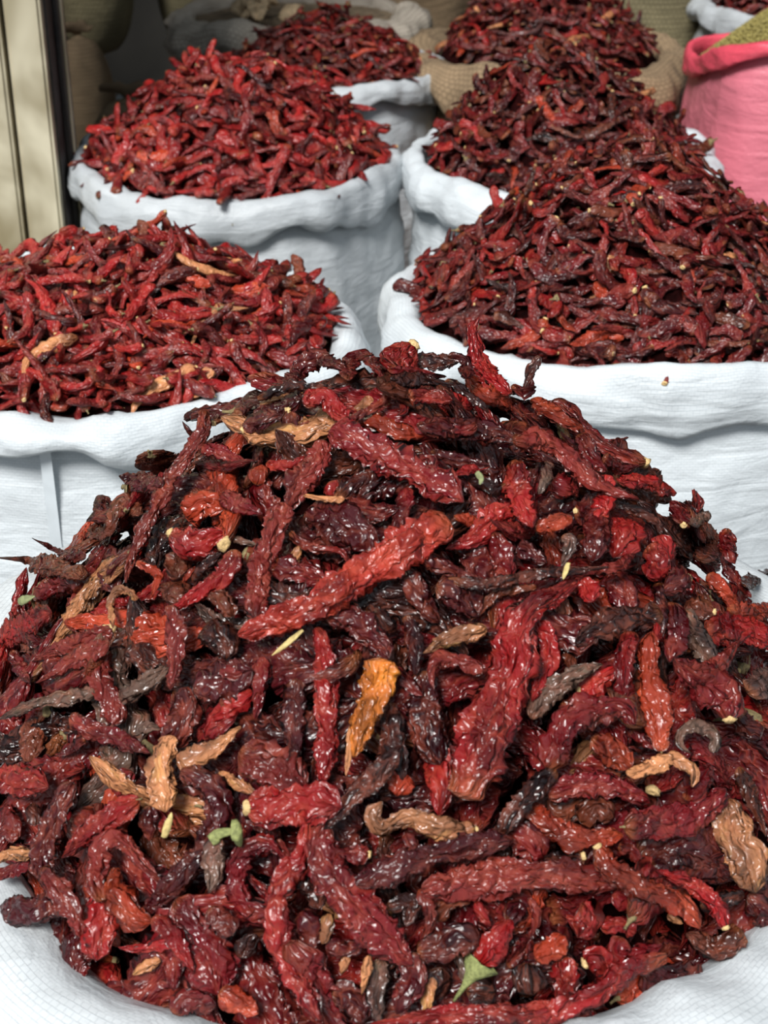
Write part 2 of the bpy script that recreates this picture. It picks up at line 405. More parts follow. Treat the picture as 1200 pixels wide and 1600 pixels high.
# ------------------------------------------------------------------ the large pods in front, laid on the heap one by one
# tile origin and scale; each pod: tile, spine (stem end first), width, colour, layer 1-3, outline, stem end, landmark label
TILE = {1: (0, 540, 3), 2: (0, 800, 3), 3: (400, 540, 3), 4: (350, 750, 3), 5: (700, 850, 2.4), 6: (0, 1200, 3), 7: (400, 1200, 3), 8: (800, 1200, 3), 9: (350, 1100, 2.4), 10: (800, 540, 3), 0: (0, 0, 1)}
t, b, h, f = 'taper', 'blunt', 'thin', 'flare'
PODS = [
(1, [(975,330),(985,300),(955,300),(950,400),(870,520),(790,610),(750,740),(660,900),(610,1010),(590,1110)], 90, 'P', 3, h, '', 'long twisted chilli with hooked top'),
(1, [(930,460),(890,410),(855,355)], 45, 'D', 2, t, ''),
(1, [(760,650),(690,640),(560,612)], 85, 'D', 3, b, '', 'knobbed chilli sticking out at upper left'),
(1, [(660,790),(600,740),(565,720),(530,800),(510,870),(450,890),(445,830)], 75, 'B', 2, b, '', 'curled brown chilli on the left skyline'),
(1, [(400,990),(300,975),(150,902)], 55, 'D', 2, t, ''),
(1, [(390,1080),(250,1030),(120,1010),(-20,995)], 70, 'B', 3, t, '', 'thin brown chilli pointing out to the left edge'),
(1, [(870,790),(960,740),(1050,765)], 120, 'O', 2, b, ''),
(1, [(800,880),(900,920),(1060,880)], 125, 'R', 3, b, 's', 'round puckered red chilli at upper left'),
(1, [(950,470),(1060,510),(1150,545)], 65, 'M', 2, t, ''),
(1, [(1000,365),(1060,330),(1190,280)], 85, 'D', 2, t, 's'),
(1, [(1140,395),(1200,360),(1320,330)], 90, 'D', 3, t, 's', 'dark chilli with a cream stem scar near the top left'),
(1, [(1040,700),(1130,755),(1230,790)], 85, 'M', 3, t, ''),
(1, [(1060,900),(1130,915),(1210,940)], 48, 'G', 2, t, ''),
(2, [(1100,180),(1060,290),(960,360),(860,430),(770,480)], 95, 'R', 3, t, '', 'bright red chilli slanting across the left slope'),
(2, [(790,440),(825,560),(830,700),(800,830)], 100, 'P', 3, b, ''),
(2, [(640,240),(740,290),(705,405)], 42, 'O', 3, h, ''),
(2, [(830,190),(835,310)], 125, 'B', 2, b, ''),
(2, [(820,330),(830,430)], 110, 'B', 2, b, ''),
(2, [(860,330),(915,255)], 35, 'O', 3, t, ''),
(2, [(1010,380),(1060,430),(1095,490)], 85, 'B', 3, b, ''),
(2, [(640,410),(590,365),(540,380),(520,450),(530,545)], 42, 'T', 3, h, '', 'thin tan hooked chilli on the left slope'),
(2, [(160,400),(280,350),(390,300),(500,170)], 95, 'M', 2, t, ''),
(2, [(-20,590),(80,560),(240,470)], 120, 'R', 2, b, ''),
(2, [(510,400),(470,480),(420,570)], 95, 'R', 1, b, ''),
(2, [(530,215),(520,290),(550,370)], 95, 'D', 1, b, ''),
(2, [(520,550),(420,600),(280,640),(150,700)], 85, 'P', 2, t, ''),
(2, [(510,620),(420,655),(300,720),(170,800)], 85, 'P', 3, t, ''),
(2, [(60,650),(100,740),(140,800)], 65, 'M', 2, t, ''),
(2, [(440,850),(300,870),(150,910),(-10,975)], 75, 'G', 3, t, '', 'long grey-brown chilli at the left edge'),
(2, [(300,850),(370,810),(440,770)], 70, 'G', 2, b, ''),
(2, [(480,650),(455,760),(490,850),(540,930),(530,1010)], 115, 'P', 2, b, ''),
(2, [(560,870),(680,820),(790,730)], 105, 'G', 2, b, ''),
(2, [(330,960),(440,1030),(600,1080),(700,1130)], 95, 'M', 3, t, ''),
(2, [(400,1060),(330,1110),(260,1145)], 52, 'P', 2, t, ''),
(2, [(620,1040),(690,1010),(750,1020)], 55, 'G', 2, t, ''),
(2, [(820,840),(870,930),(830,1040),(780,1110)], 140, 'P', 2, b, ''),
(0, [(266,1150),(256,1185),(252,1220),(259,1268)], 40, 'T', 3, b, '', 'tan shrivelled chilli low on the left'),
(2, [(1180,840),(1080,920),(1000,970),(960,1060)], 90, 'R', 2, t, ''),
(2, [(840,1180),(960,1130),(1050,1080),(1128,1008)], 95, 'T', 3, f, '', 'flat pinkish tan chilli left of centre'),
(2, [(910,830),(1050,795),(1180,740)], 150, 'D', 3, b, ''),
(2, [(150,970),(160,1080),(140,1170)], 115, 'B', 1, b, ''),
(6, [(-60,60),(80,70),(225,90)], 160, 'R', 3, b, '', 'broad red chilli at the left edge'),
(2, [(900,320),(970,250),(1050,190)], 60, 'K', 2, t, ''),
(2, [(960,540),(1040,600),(1060,690)], 135, 'K', 2, b, ''),
(4, [(270,110),(240,240),(180,400),(150,560),(165,670)], 125, 'P', 3, b, '', 'broad dusty red chilli just left of centre'),
(3, [(160,190),(220,100),(330,75),(440,120)], 90, 'D', 2, b, ''),
(3, [(430,160),(440,80),(510,50),(580,130),(610,210)], 78, 'M', 3, t, '', 'arched chilli on the very top of the front heap'),
(3, [(600,95),(720,70),(860,70),(960,70)], 75, 'K', 2, b, '', 'black chilli lying along the top right skyline'),
(3, [(900,50),(975,70),(985,150)], 70, 'D', 3, b, ''),
(3, [(10,250),(150,190),(300,195),(440,180)], 48, 'K', 3, h, '', 'long thin black chilli on the top left skyline'),
(3, [(20,275),(120,240),(220,220)], 34, 'T', 2, h, ''),
(3, [(230,280),(310,240),(380,310),(430,340)], 90, 'R', 3, b, ''),
(3, [(0,330),(90,300),(210,250)], 115, 'D', 2, b, ''),
(3, [(620,170),(600,260),(480,330),(350,410)], 48, 'P', 3, t, ''),
(3, [(1190,225),(1110,160),(1055,90),(1030,0),(1012,-80),(1045,-135)], 125, 'R', 3, t, '', 'upright horn-like chilli rising above the top right'),
(3, [(440,345),(520,345),(620,385),(790,425)], 78, 'O', 2, b, ''),
(3, [(350,400),(500,460),(650,540),(800,620),(970,730)], 145, 'M', 3, b, '', 'big purplish red chilli slanting below the top'),
(3, [(620,120),(750,118),(840,130)], 42, 'M', 3, t, ''),
(3, [(630,165),(800,160),(930,185)], 62, 'K', 3, t, ''),
(3, [(720,240),(820,240),(920,255)], 80, 'R', 3, b, ''),
(3, [(640,220),(700,290),(660,330)], 60, 'M', 2, t, ''),
(3, [(890,165),(1000,230),(1090,315)], 50, 'K', 3, h, ''),
(3, [(990,150),(1070,230),(1200,270)], 110, 'O', 2, b, ''),
(3, [(760,380),(920,385),(1100,410),(1230,445)], 105, 'D', 3, b, '', 'smooth dark chilli lying level under the horn-like one'),
(3, [(820,500),(920,530),(1095,560)], 62, 'D', 3, t, ''),
(3, [(1095,562),(1000,580),(910,615)], 48, 'R', 3, t, ''),
(3, [(310,445),(285,550),(210,640),(150,780)], 110, 'P', 3, b, '', 'brownish upright chilli left of the purplish one'),
(3, [(50,550),(150,565),(250,510)], 55, 'R', 2, t, ''),
(3, [(0,650),(30,560)], 70, 'O', 2, b, ''),
(3, [(345,640),(385,710)], 75, 'R', 2, b, ''),
(3, [(410,725),(300,710),(200,695)], 45, 'T', 3, t, ''),
(3, [(410,730),(530,775),(670,760)], 105, 'M', 2, b, ''),
(3, [(705,670),(690,780),(665,870)], 80, 'M', 2, b, ''),
(3, [(240,780),(380,830),(500,930),(550,1000)], 165, 'D', 2, b, '', 'fat dark chilli above the big orange-red one'),
(4, [(1050,195),(900,285),(700,410),(500,545),(300,650),(70,725)], 150, 'S', 4, 'club', '', 'big orange-red wrinkled chilli across the centre'),
(3, [(1210,775),(1100,830),(1000,920),(890,955)], 115, 'R', 2, t, ''),
(3, [(930,805),(1060,825)], 60, 'O', 2, b, ''),
(3, [(1120,880),(1150,1000),(1190,1090)], 110, 'M', 2, b, ''),
(3, [(800,985),(900,1040),(1010,1085)], 55, 'D', 2, t, ''),
(3, [(750,540),(820,530),(830,600)], 50, 'M', 3, b, ''),
(3, [(1000,640),(1090,660),(1140,710)], 72, 'K', 2, b, ''),
(4, [(230,400),(350,430),(480,480)], 115, 'M', 2, b, ''),
(4, [(470,620),(590,650),(700,740),(770,840)], 135, 'D', 3, b, ''),
(0, [(592,1034),(588,1075),(572,1120),(553,1180)], 54, 'Y', 4, f, '', 'split yellow-orange chilli below the centre'),
(0, [(549,1135),(546,1165),(541,1212)], 13, 'T', 4, h, ''),
(0, [(493,982),(510,1035),(507,1110),(509,1175),(502,1230)], 34, 'R', 3, b, '', 'upright red chilli just left of the yellow-orange one'),
(4, [(180,830),(170,920),(165,1000),(145,1120)], 78, 'M', 2, t, ''),
(4, [(850,640),(890,740),(900,910)], 90, 'D', 3, b, ''),
(4, [(1230,700),(1130,720),(1050,745),(935,812)], 80, 'T', 3, t, '', 'tan chilli with a pale tip right of the yellow-orange one'),
(4, [(1210,900),(1100,850),(1000,840),(975,900),(985,980)], 85, 'P', 3, t, ''),
(0, [(668,1050),(663,1105),(673,1155),(690,1195)], 52, 'D', 2, b, ''),
(0, [(680,1170),(692,1210),(686,1275)], 48, 'R', 2, t, ''),
(4, [(670,610),(740,650),(800,710)], 85, 'K', 2, b, ''),
(4, [(850,420),(920,560),(1010,670)], 90, 'D', 2, b, ''),
(4, [(1000,500),(1110,560),(1190,640)], 130, 'D', 3, b, ''),
(4, [(920,365),(1060,430),(1220,475)], 62, 'D', 3, t, ''),
(0, [(462,1062),(459,1120),(464,1165),(454,1203)], 36, 'D', 3, b, ''),
(4, [(790,890),(870,960),(930,1010)], 90, 'M', 2, t, ''),
(0, [(600,1100),(612,1140),(617,1185),(610,1240)], 44, 'K', 2, b, ''),
(4, [(-10,880),(60,910),(120,870)], 85, 'M', 3, b, ''),
(4, [(-10,1060),(80,980),(190,890)], 80, 'M', 2, t, ''),
(4, [(310,245),(400,310),(540,330),(590,390)], 60, 'P', 2, t, ''),
(4, [(350,310),(330,405)], 48, 'T', 2, b, ''),
(5, [(60,940),(100,820),(150,700),(200,560),(255,420),(280,310),(340,240),(400,200),(475,145)], 185, 'R', 4, f, '', 'very long bright red chilli right of centre'),
(5, [(0,135),(150,150),(350,112),(600,85)], 50, 'K', 4, h, '', 'long thin black chilli on the right slope'),
(5, [(560,95),(640,80),(705,35)], 40, 'M', 4, t, ''),
(5, [(330,160),(180,190),(80,295)], 42, 'B', 3, t, ''),
(5, [(340,290),(375,380),(360,480),(315,590)], 85, 'R', 3, t, ''),
(5, [(310,650),(380,560),(470,500),(578,452)], 80, 'G', 3, t, '', 'grey-brown pointed chilli beside the very long red one'),
(5, [(490,545),(550,520),(640,465)], 95, 'R', 2, t, 's'),
(5, [(380,840),(420,720),(520,640),(660,620),(700,675)], 110, 'M', 4, b, '', 'arched deep red chilli at right'),
(5, [(690,330),(665,420),(660,560),(650,610)], 80, 'R', 3, b, ''),
(5, [(800,775),(785,640),(755,460),(765,330)], 95, 'O', 3, b, 'g', 'upright orange-red chilli with a pale lower end at right'),
(5, [(800,265),(680,290),(570,315),(480,380)], 105, 'K', 3, b, ''),
(5, [(430,200),(440,330),(465,470)], 70, 'B', 2, b, ''),
(5, [(500,130),(545,215)], 90, 'R', 3, b, ''),
(5, [(620,110),(660,170),(690,250)], 120, 'M', 2, b, ''),
(5, [(790,150),(800,270),(800,370)], 55, 'D', 3, h, ''),
(5, [(840,220),(865,330),(830,440)], 82, 'M', 3, b, ''),
(5, [(880,250),(930,340),(1000,440)], 90, 'G', 3, b, ''),
(5, [(1055,655),(1030,570),(940,500),(845,430)], 130, 'M', 4, t, 's', 'thick red chilli with a cream scar at the right'),
(5, [(970,335),(1080,325),(1230,350)], 115, 'R', 3, b, '', 'broad red chilli at the right edge'),
(5, [(1050,240),(1130,265),(1230,225)], 75, 'O', 3, t, ''),
(5, [(975,115),(1040,180),(1090,250)], 62, 'O', 3, b, ''),
(5, [(900,130),(850,150),(800,190)], 95, 'D', 3, t, 's', 'dark chilli with a cream scar facing us at upper right'),
(5, [(995,255),(950,245),(890,250)], 85, 'B', 3, t, 's'),
(5, [(1005,10),(1060,110),(1135,200)], 55, 'M', 2, h, ''),
(5, [(1110,155),(1160,125),(1230,90)], 52, 'K', 3, b, ''),
(5, [(950,490),(1040,430),(1095,360)], 60, 'P', 3, t, ''),
(5, [(1130,560),(1180,520),(1230,480)], 95, 'G', 2, b, ''),
(5, [(990,780),(1000,710),(920,680),(865,730),(910,785)], 55, 'G', 3, t, '', 'small grey curled chilli at lower right'),
(5, [(670,860),(760,840),(840,810),(920,850),(915,910)], 62, 'T', 4, b, '', 'tan arched chilli at lower right'),
(5, [(540,730),(620,790),(690,840)], 90, 'O', 2, b, ''),
(5, [(690,700),(770,770)], 52, 'M', 2, t, ''),
(8, [(170,130),(330,70),(480,90),(645,165)], 115, 'M', 3, b, ''),
(0, [(868,1203),(825,1245),(790,1285),(770,1312)], 30, 'K', 4, b, '', 'black shrivelled chilli at the foot of the very long red one'),
(8, [(815,150),(880,80),(940,-10)], 95, 'M', 3, b, ''),
(8, [(530,275),(700,260),(850,225),(1000,100)], 145, 'M', 4, b, 'g', 'glossy deep red chilli with a yellowish end at lower right'),
(8, [(1060,0),(1120,140),(1190,320)], 80, 'B', 2, t, ''),
(5, [(1090,640),(1170,730)], 85, 'D', 2, b, ''),
(8, [(1020,150),(1040,310),(1110,440),(1140,580)], 185, 'T', 4, b, '', 'big pale orange-tan chilli at the right edge'),
(8, [(600,430),(750,375),(900,420),(1040,520)], 215, 'D', 2, b, '', 'fat glossy maroon chilli at lower right'),
(8, [(400,370),(470,470),(640,570),(790,650),(880,750)], 115, 'O', 4, b, 's', 'orange-red chilli with a cream tip at lower right'),
(8, [(1000,745),(960,640),(830,550),(670,480)], 105, 'R', 3, t, 's', 'red chilli lying just right of the cream-tipped one'),
(8, [(1070,770),(940,850),(820,780)], 120, 'B', 3, f, '', 'papery brown chilli lying on the right rim'),
(8, [(640,930),(760,1000),(890,1040)], 190, 'D', 2, b, '', 'fat maroon chilli overhanging the lower right rim'),
(0, [(1040,1496),(993,1513),(933,1550),(867,1577),(780,1585),(690,1590),(580,1600)], 38, 'R', 4, h, '', 'very long thin red chilli along the bottom edge'),
(8, [(345,915),(400,900),(460,960)], 140, 'R', 3, t, 's', 'stubby red chilli with a cream scar near the bottom'),
(8, [(520,800),(500,860),(560,900),(700,830)], 95, 'M', 3, t, ''),
(8, [(420,750),(500,730),(580,770)], 90, 'R', 2, b, ''),
(8, [(330,640),(355,700),(310,790)], 150, 'R', 3, b, ''),
(8, [(110,890),(180,850),(250,790)], 100, 'O', 3, b, ''),
(8, [(75,180),(190,280),(350,325),(520,315)], 100, 'O', 3, b, ''),
(8, [(320,250),(400,190),(475,230)], 130, 'B', 2, b, ''),
(8, [(-20,290),(60,340),(130,430)], 160, 'M', 2, b, ''),
(0, [(556,1380),(640,1352),(720,1325),(802,1312)], 42, 'D', 4, b, '', 'long dark chilli lying level near the bottom centre'),
(0, [(660,1392),(780,1374),(880,1366),(960,1388)], 52, 'P', 3, b, ''),
(8, [(335,415),(260,430),(150,430)], 110, 'K', 3, t, 's'),
(8, [(470,600),(550,630),(650,610)], 82, 'M', 2, b, ''),
(8, [(730,690),(800,730)], 45, 'T', 2, t, ''),
(8, [(70,920),(100,1060)], 150, 'K', 3, b, ''),
(8, [(240,890),(260,1000),(220,1090)], 115, 'R', 2, b, ''),
(8, [(-20,720),(60,640)], 110, 'D', 2, b, ''),
(8, [(80,610),(115,700),(80,800)], 52, 'P', 3, t, ''),
(8, [(-20,930),(90,800)], 95, 'M', 2, b, ''),
(8, [(280,1200),(360,1130)], 95, 'D', 2, b, ''),
(8, [(890,660),(960,620),(1090,600)], 85, 'K', 2, b, ''),
(8, [(1110,600),(1180,660),(1210,760)], 130, 'D', 2, b, ''),
(8, [(500,370),(560,390),(600,440)], 62, 'M', 3, b, ''),
(9, [(60,190),(160,220),(310,310)], 145, 'P', 3, b, '', 'pinkish red broad chilli at lower centre left'),
(9, [(90,385),(200,385),(330,370),(440,385)], 150, 'R', 4, b, 's', 'broad red chilli with a cream stub at lower centre left'),
(9, [(-20,260),(60,310),(130,345)], 52, 'T', 2, t, ''),
(7, [(1030,290),(930,290),(800,260),(690,230),(600,285),(545,230),(590,160)], 92, 'T', 4, b, 's', 'peach-tan crooked chilli at the lower centre'),
(7, [(680,20),(660,130)], 120, 'O', 2, b, ''),
(0, [(622,1175),(585,1215),(545,1252),(506,1295)], 32, 'K', 4, b, '', 'black diagonal chilli left of the peach-tan one'),
(7, [(240,260),(225,420),(130,540),(85,700),(110,860),(200,1010),(300,1180)], 120, 'R', 4, b, '', 'long wavy red chilli at the bottom, left of centre'),
(7, [(325,260),(315,400),(410,560),(520,690),(640,830),(730,920)], 165, 'M', 4, b, '', 'long deep red wrinkled chilli at the bottom centre'),
(7, [(700,870),(725,1000),(660,1150)], 130, 'M', 3, b, ''),
(7, [(770,570),(810,660),(825,730),(775,805)], 62, 'P', 3, t, ''),
(7, [(345,685),(310,825)], 58, 'T', 4, b, ''),
(7, [(425,870),(400,970)], 42, 'T', 2, t, ''),
(7, [(530,880),(495,1060)], 46, 'T', 3, t, ''),
(7, [(585,900),(555,1050),(575,1190)], 90, 'G', 2, b, ''),
(7, [(950,880),(985,1000)], 62, 'G', 2, b, ''),
(7, [(820,980),(800,1150)], 56, 'T', 2, b, '', 'small tan upright chilli at the bottom centre'),
(7, [(1050,915),(1110,830),(1200,710)], 125, 'R', 3, t, 'c', 'red chilli with a pale green cap near the bottom'),
(7, [(-10,360),(90,360)], 92, 'R', 2, b, ''),
(7, [(105,335),(145,400),(125,480)], 38, 'P', 3, h, ''),
(7, [(620,650),(740,620),(700,740)], 90, 'K', 2, b, ''),
(7, [(760,870),(850,840),(960,800),(1040,830)], 125, 'D', 3, b, ''),
(7, [(840,710),(900,640),(1010,600)], 82, 'B', 2, b, ''),
(7, [(200,690),(260,760),(240,870)], 110, 'D', 3, b, ''),
(7, [(290,860),(330,1000),(400,1040)], 62, 'M', 3, t, ''),
(7, [(330,830),(430,850),(490,800)], 82, 'D', 3, b, ''),
(7, [(360,1060),(450,1080),(500,1190)], 115, 'D', 2, b, ''),
(7, [(530,405),(470,400),(390,400)], 95, 'M', 3, t, 's'),
(7, [(700,300),(770,400)], 58, 'D', 2, t, ''),
(7, [(1030,630),(1100,740)], 56, 'R', 3, t, ''),
(7, [(990,1040),(1120,1050)], 120, 'K', 2, b, ''),
(7, [(860,940),(830,1090)], 110, 'K', 1, b, ''),
(7, [(210,500),(270,560),(300,660)], 90, 'K', 2, b, ''),
(6, [(480,620),(445,500),(480,350),(560,335),(660,440),(750,540)], 92, 'P', 4, h, '', 'looped chilli at the lower left'),
(6, [(490,490),(560,600),(640,690),(710,720)], 145, 'O', 3, b, ''),
(6, [(650,150),(540,210),(420,300),(290,420)], 125, 'R', 4, t, 'g', 'bright red pointed chilli at the left, above the looped one'),
(6, [(340,70),(270,220),(205,360),(180,520)], 120, 'D', 3, b, ''),
(6, [(850,20),(960,60),(1035,150),(1020,280),(950,400),(830,520),(680,690)], 125, 'D', 3, b, '', 'long curving maroon chilli right of the looped one'),
(6, [(1030,330),(1000,400),(1010,480),(980,585)], 85, 'G', 4, t, 'k', 'small grey chilli with a yellow-green stalk at lower left'),
(0, [(392,1428),(368,1388),(370,1345),(410,1316),(447,1342)], 34, 'M', 3, h, '', 'arched red chilli beside the grey green-stalked one'),
(6, [(500,570),(485,700),(450,900)], 155, 'R', 3, b, '', 'glossy red blunt chilli hanging at the lower left rim'),
(6, [(200,470),(290,590),(360,690),(385,800)], 100, 'P', 4, b, ''),
(6, [(290,640),(130,660),(0,650)], 125, 'D', 3, b, '', 'brownish maroon chilli lying out over the left rim'),
(6, [(-20,440),(60,400),(160,400)], 66, 'T', 3, b, ''),
(6, [(-20,500),(60,480),(150,460)], 66, 'M', 2, b, ''),
(6, [(820,800),(690,845),(555,840)], 66, 'R', 3, t, ''),
(6, [(750,900),(620,970)], 54, 'T', 2, t, ''),
(6, [(720,700),(830,820),(910,960)], 85, 'R', 4, t, ''),
(6, [(820,630),(900,740),(990,860),(1020,1060)], 190, 'M', 3, b, '', 'broad deep red chilli at the bottom left'),
(6, [(1030,1050),(1120,1100),(1210,1150)], 92, 'O', 3, b, ''),
(6, [(815,1150),(880,1090),(1010,1110)], 100, 'M', 3, b, ''),
(6, [(980,660),(1040,720),(1090,780)], 95, 'P', 4, b, ''),
(6, [(1120,880),(1200,780)], 100, 'K', 3, b, ''),
(6, [(20,190),(50,260),(60,350)], 82, 'P', 2, b, ''),
(6, [(150,170),(165,270)], 80, 'K', 2, b, ''),
(6, [(620,20),(540,120)], 120, 'M', 2, b, ''),
(6, [(700,180),(700,340)], 65, 'D', 2, b, ''),
(6, [(1020,530),(1080,640)], 130, 'D', 2, b, ''),
(10, [(130,50),(95,110),(60,200)], 48, 'K', 3, t, ''),
(10, [(0,190),(60,230),(90,150)], 75, 'M', 3, b, ''),
(10, [(100,250),(220,330),(340,400)], 85, 'O', 3, b, ''),
(10, [(310,420),(370,500),(440,590)], 80, 'M', 3, b, ''),
(10, [(10,450),(150,445),(280,540),(400,650),(595,722)], 110, 'P', 4, t, '', 'long dusty chilli with a straw tip on the upper right slope'),
(10, [(430,520),(500,580),(598,562)], 66, 'M', 3, t, ''),
(10, [(500,640),(640,650),(770,690)], 88, 'R', 3, b, '', 'flat red chilli sticking out on the upper right skyline'),
(10, [(480,740),(600,780),(710,850)], 52, 'K', 3, h, ''),
(10, [(180,550),(160,620),(125,695)], 58, 'G', 4, b, '', 'small speckled grey chilli on the upper right slope'),
(10, [(190,640),(310,680)], 110, 'M', 2, b, ''),
(10, [(430,610),(430,730),(385,810)], 92, 'R', 3, b, ''),
(10, [(298,775),(350,795),(410,760)], 75, 'M', 3, t, 's'),
(10, [(10,540),(30,700),(95,850)], 120, 'R', 3, b, ''),
(10, [(110,860),(180,830),(280,800)], 85, 'O', 3, b, ''),
(10, [(400,800),(395,900),(375,1010)], 125, 'M', 3, b, ''),
(10, [(530,820),(520,900),(475,990)], 150, 'R', 3, b, ''),
(10, [(805,840),(790,780),(740,730)], 95, 'M', 3, b, 's'),
(10, [(850,710),(875,780)], 80, 'R', 3, b, ''),
(10, [(930,790),(840,840)], 52, 'G', 4, b, ''),
(10, [(960,920),(890,850)], 92, 'B', 3, b, ''),
(10, [(1000,860),(1010,940),(1045,1020)], 82, 'R', 3, b, ''),
(10, [(240,890),(275,930),(235,1045)], 55, 'G', 4, t, ''),
(10, [(700,890),(745,1010)], 120, 'R', 2, b, ''),
(10, [(640,940),(690,1020),(630,1080)], 100, 'R', 3, b, ''),
(10, [(30,940),(160,1015)], 82, 'D', 2, b, ''),
(10, [(890,1010),(960,940)], 85, 'K', 2, b, ''),
]
SHORTLM = {
    'thin brown chilli pointing out to the left edge': 'thin brown left-edge chilli',
    'dark chilli with a cream stem scar near the top left': 'cream-scarred dark chilli at top left',
    'bright red chilli slanting across the left slope': 'slanting bright red left-slope chilli',
    'thin tan hooked chilli on the left slope': 'thin tan hooked chilli',
    'broad dusty red chilli just left of centre': 'broad dusty red chilli',
    'arched chilli on the very top of the front heap': 'arched chilli on the very top',
    'black chilli lying along the top right skyline': 'black chilli on top right skyline',
    'long thin black chilli on the top left skyline': 'thin black chilli at top left',
    'upright horn-like chilli rising above the top right': 'horn-like chilli',
    'big purplish red chilli slanting below the top': 'big purplish red chilli',
    'smooth dark chilli lying level under the horn-like one': 'smooth dark level chilli',
    'brownish upright chilli left of the purplish one': 'brownish upright chilli',
    'fat dark chilli above the big orange-red one': 'fat dark chilli near the centre',
    'upright red chilli just left of the yellow-orange one': 'upright red chilli near the centre',
    'tan chilli with a pale tip right of the yellow-orange one': 'pale-tipped tan chilli',
    'very long bright red chilli right of centre': 'very long bright red chilli',
    'long thin black chilli on the right slope': 'thin black chilli on right slope',
    'grey-brown pointed chilli beside the very long red one': 'grey-brown pointed chilli',
    'upright orange-red chilli with a pale lower end at right': 'upright orange-red chilli at right',
    'thick red chilli with a cream scar at the right': 'thick cream-scarred red chilli',
    'dark chilli with a cream scar facing us at upper right': 'scar-facing dark chilli, upper right',
    'black shrivelled chilli at the foot of the very long red one': 'black shrivelled chilli',
    'glossy deep red chilli with a yellowish end at lower right': 'glossy yellow-ended red chilli',
    'big pale orange-tan chilli at the right edge': 'big pale orange-tan chilli',
    'orange-red chilli with a cream tip at lower right': 'cream-tipped orange-red chilli',
    'red chilli lying just right of the cream-tipped one': 'red chilli beside the cream-tipped one',
    'papery brown chilli lying on the right rim': 'papery brown chilli',
    'fat maroon chilli overhanging the lower right rim': 'fat maroon chilli overhanging the rim',
    'very long thin red chilli along the bottom edge': 'thin red bottom-edge chilli',
    'stubby red chilli with a cream scar near the bottom': 'stubby cream-scarred chilli',
    'long dark chilli lying level near the bottom centre': 'long dark level bottom chilli',
    'pinkish red broad chilli at lower centre left': 'pinkish red broad chilli',
    'broad red chilli with a cream stub at lower centre left': 'broad cream-stubbed red chilli',
    'black diagonal chilli left of the peach-tan one': 'black diagonal chilli',
    'long wavy red chilli at the bottom, left of centre': 'long wavy red bottom chilli',
    'long deep red wrinkled chilli at the bottom centre': 'long deep red bottom-centre chilli',
    'small tan upright chilli at the bottom centre': 'small tan upright bottom chilli',
    'red chilli with a pale green cap near the bottom': 'green-capped red chilli',
    'bright red pointed chilli at the left, above the looped one': 'bright red pointed left chilli',
    'long curving maroon chilli right of the looped one': 'long curving maroon chilli',
    'small grey chilli with a yellow-green stalk at lower left': 'grey green-stalked chilli',
    'arched red chilli beside the grey green-stalked one': 'arched red lower-left chilli',
    'glossy red blunt chilli hanging at the lower left rim': 'glossy red blunt chilli',
    'brownish maroon chilli lying out over the left rim': 'brownish maroon left-rim chilli',
    'broad deep red chilli at the bottom left': 'broad deep red bottom-left chilli',
    'long dusty chilli with a straw tip on the upper right slope': 'long dusty straw-tipped chilli',
    'flat red chilli sticking out on the upper right skyline': 'flat red skyline chilli',
    'small speckled grey chilli on the upper right slope': 'small speckled grey chilli',
}
LIFT = {1: -.010, 2: -.002, 3: .006, 4: .014}
hero_info = []
view_all = False
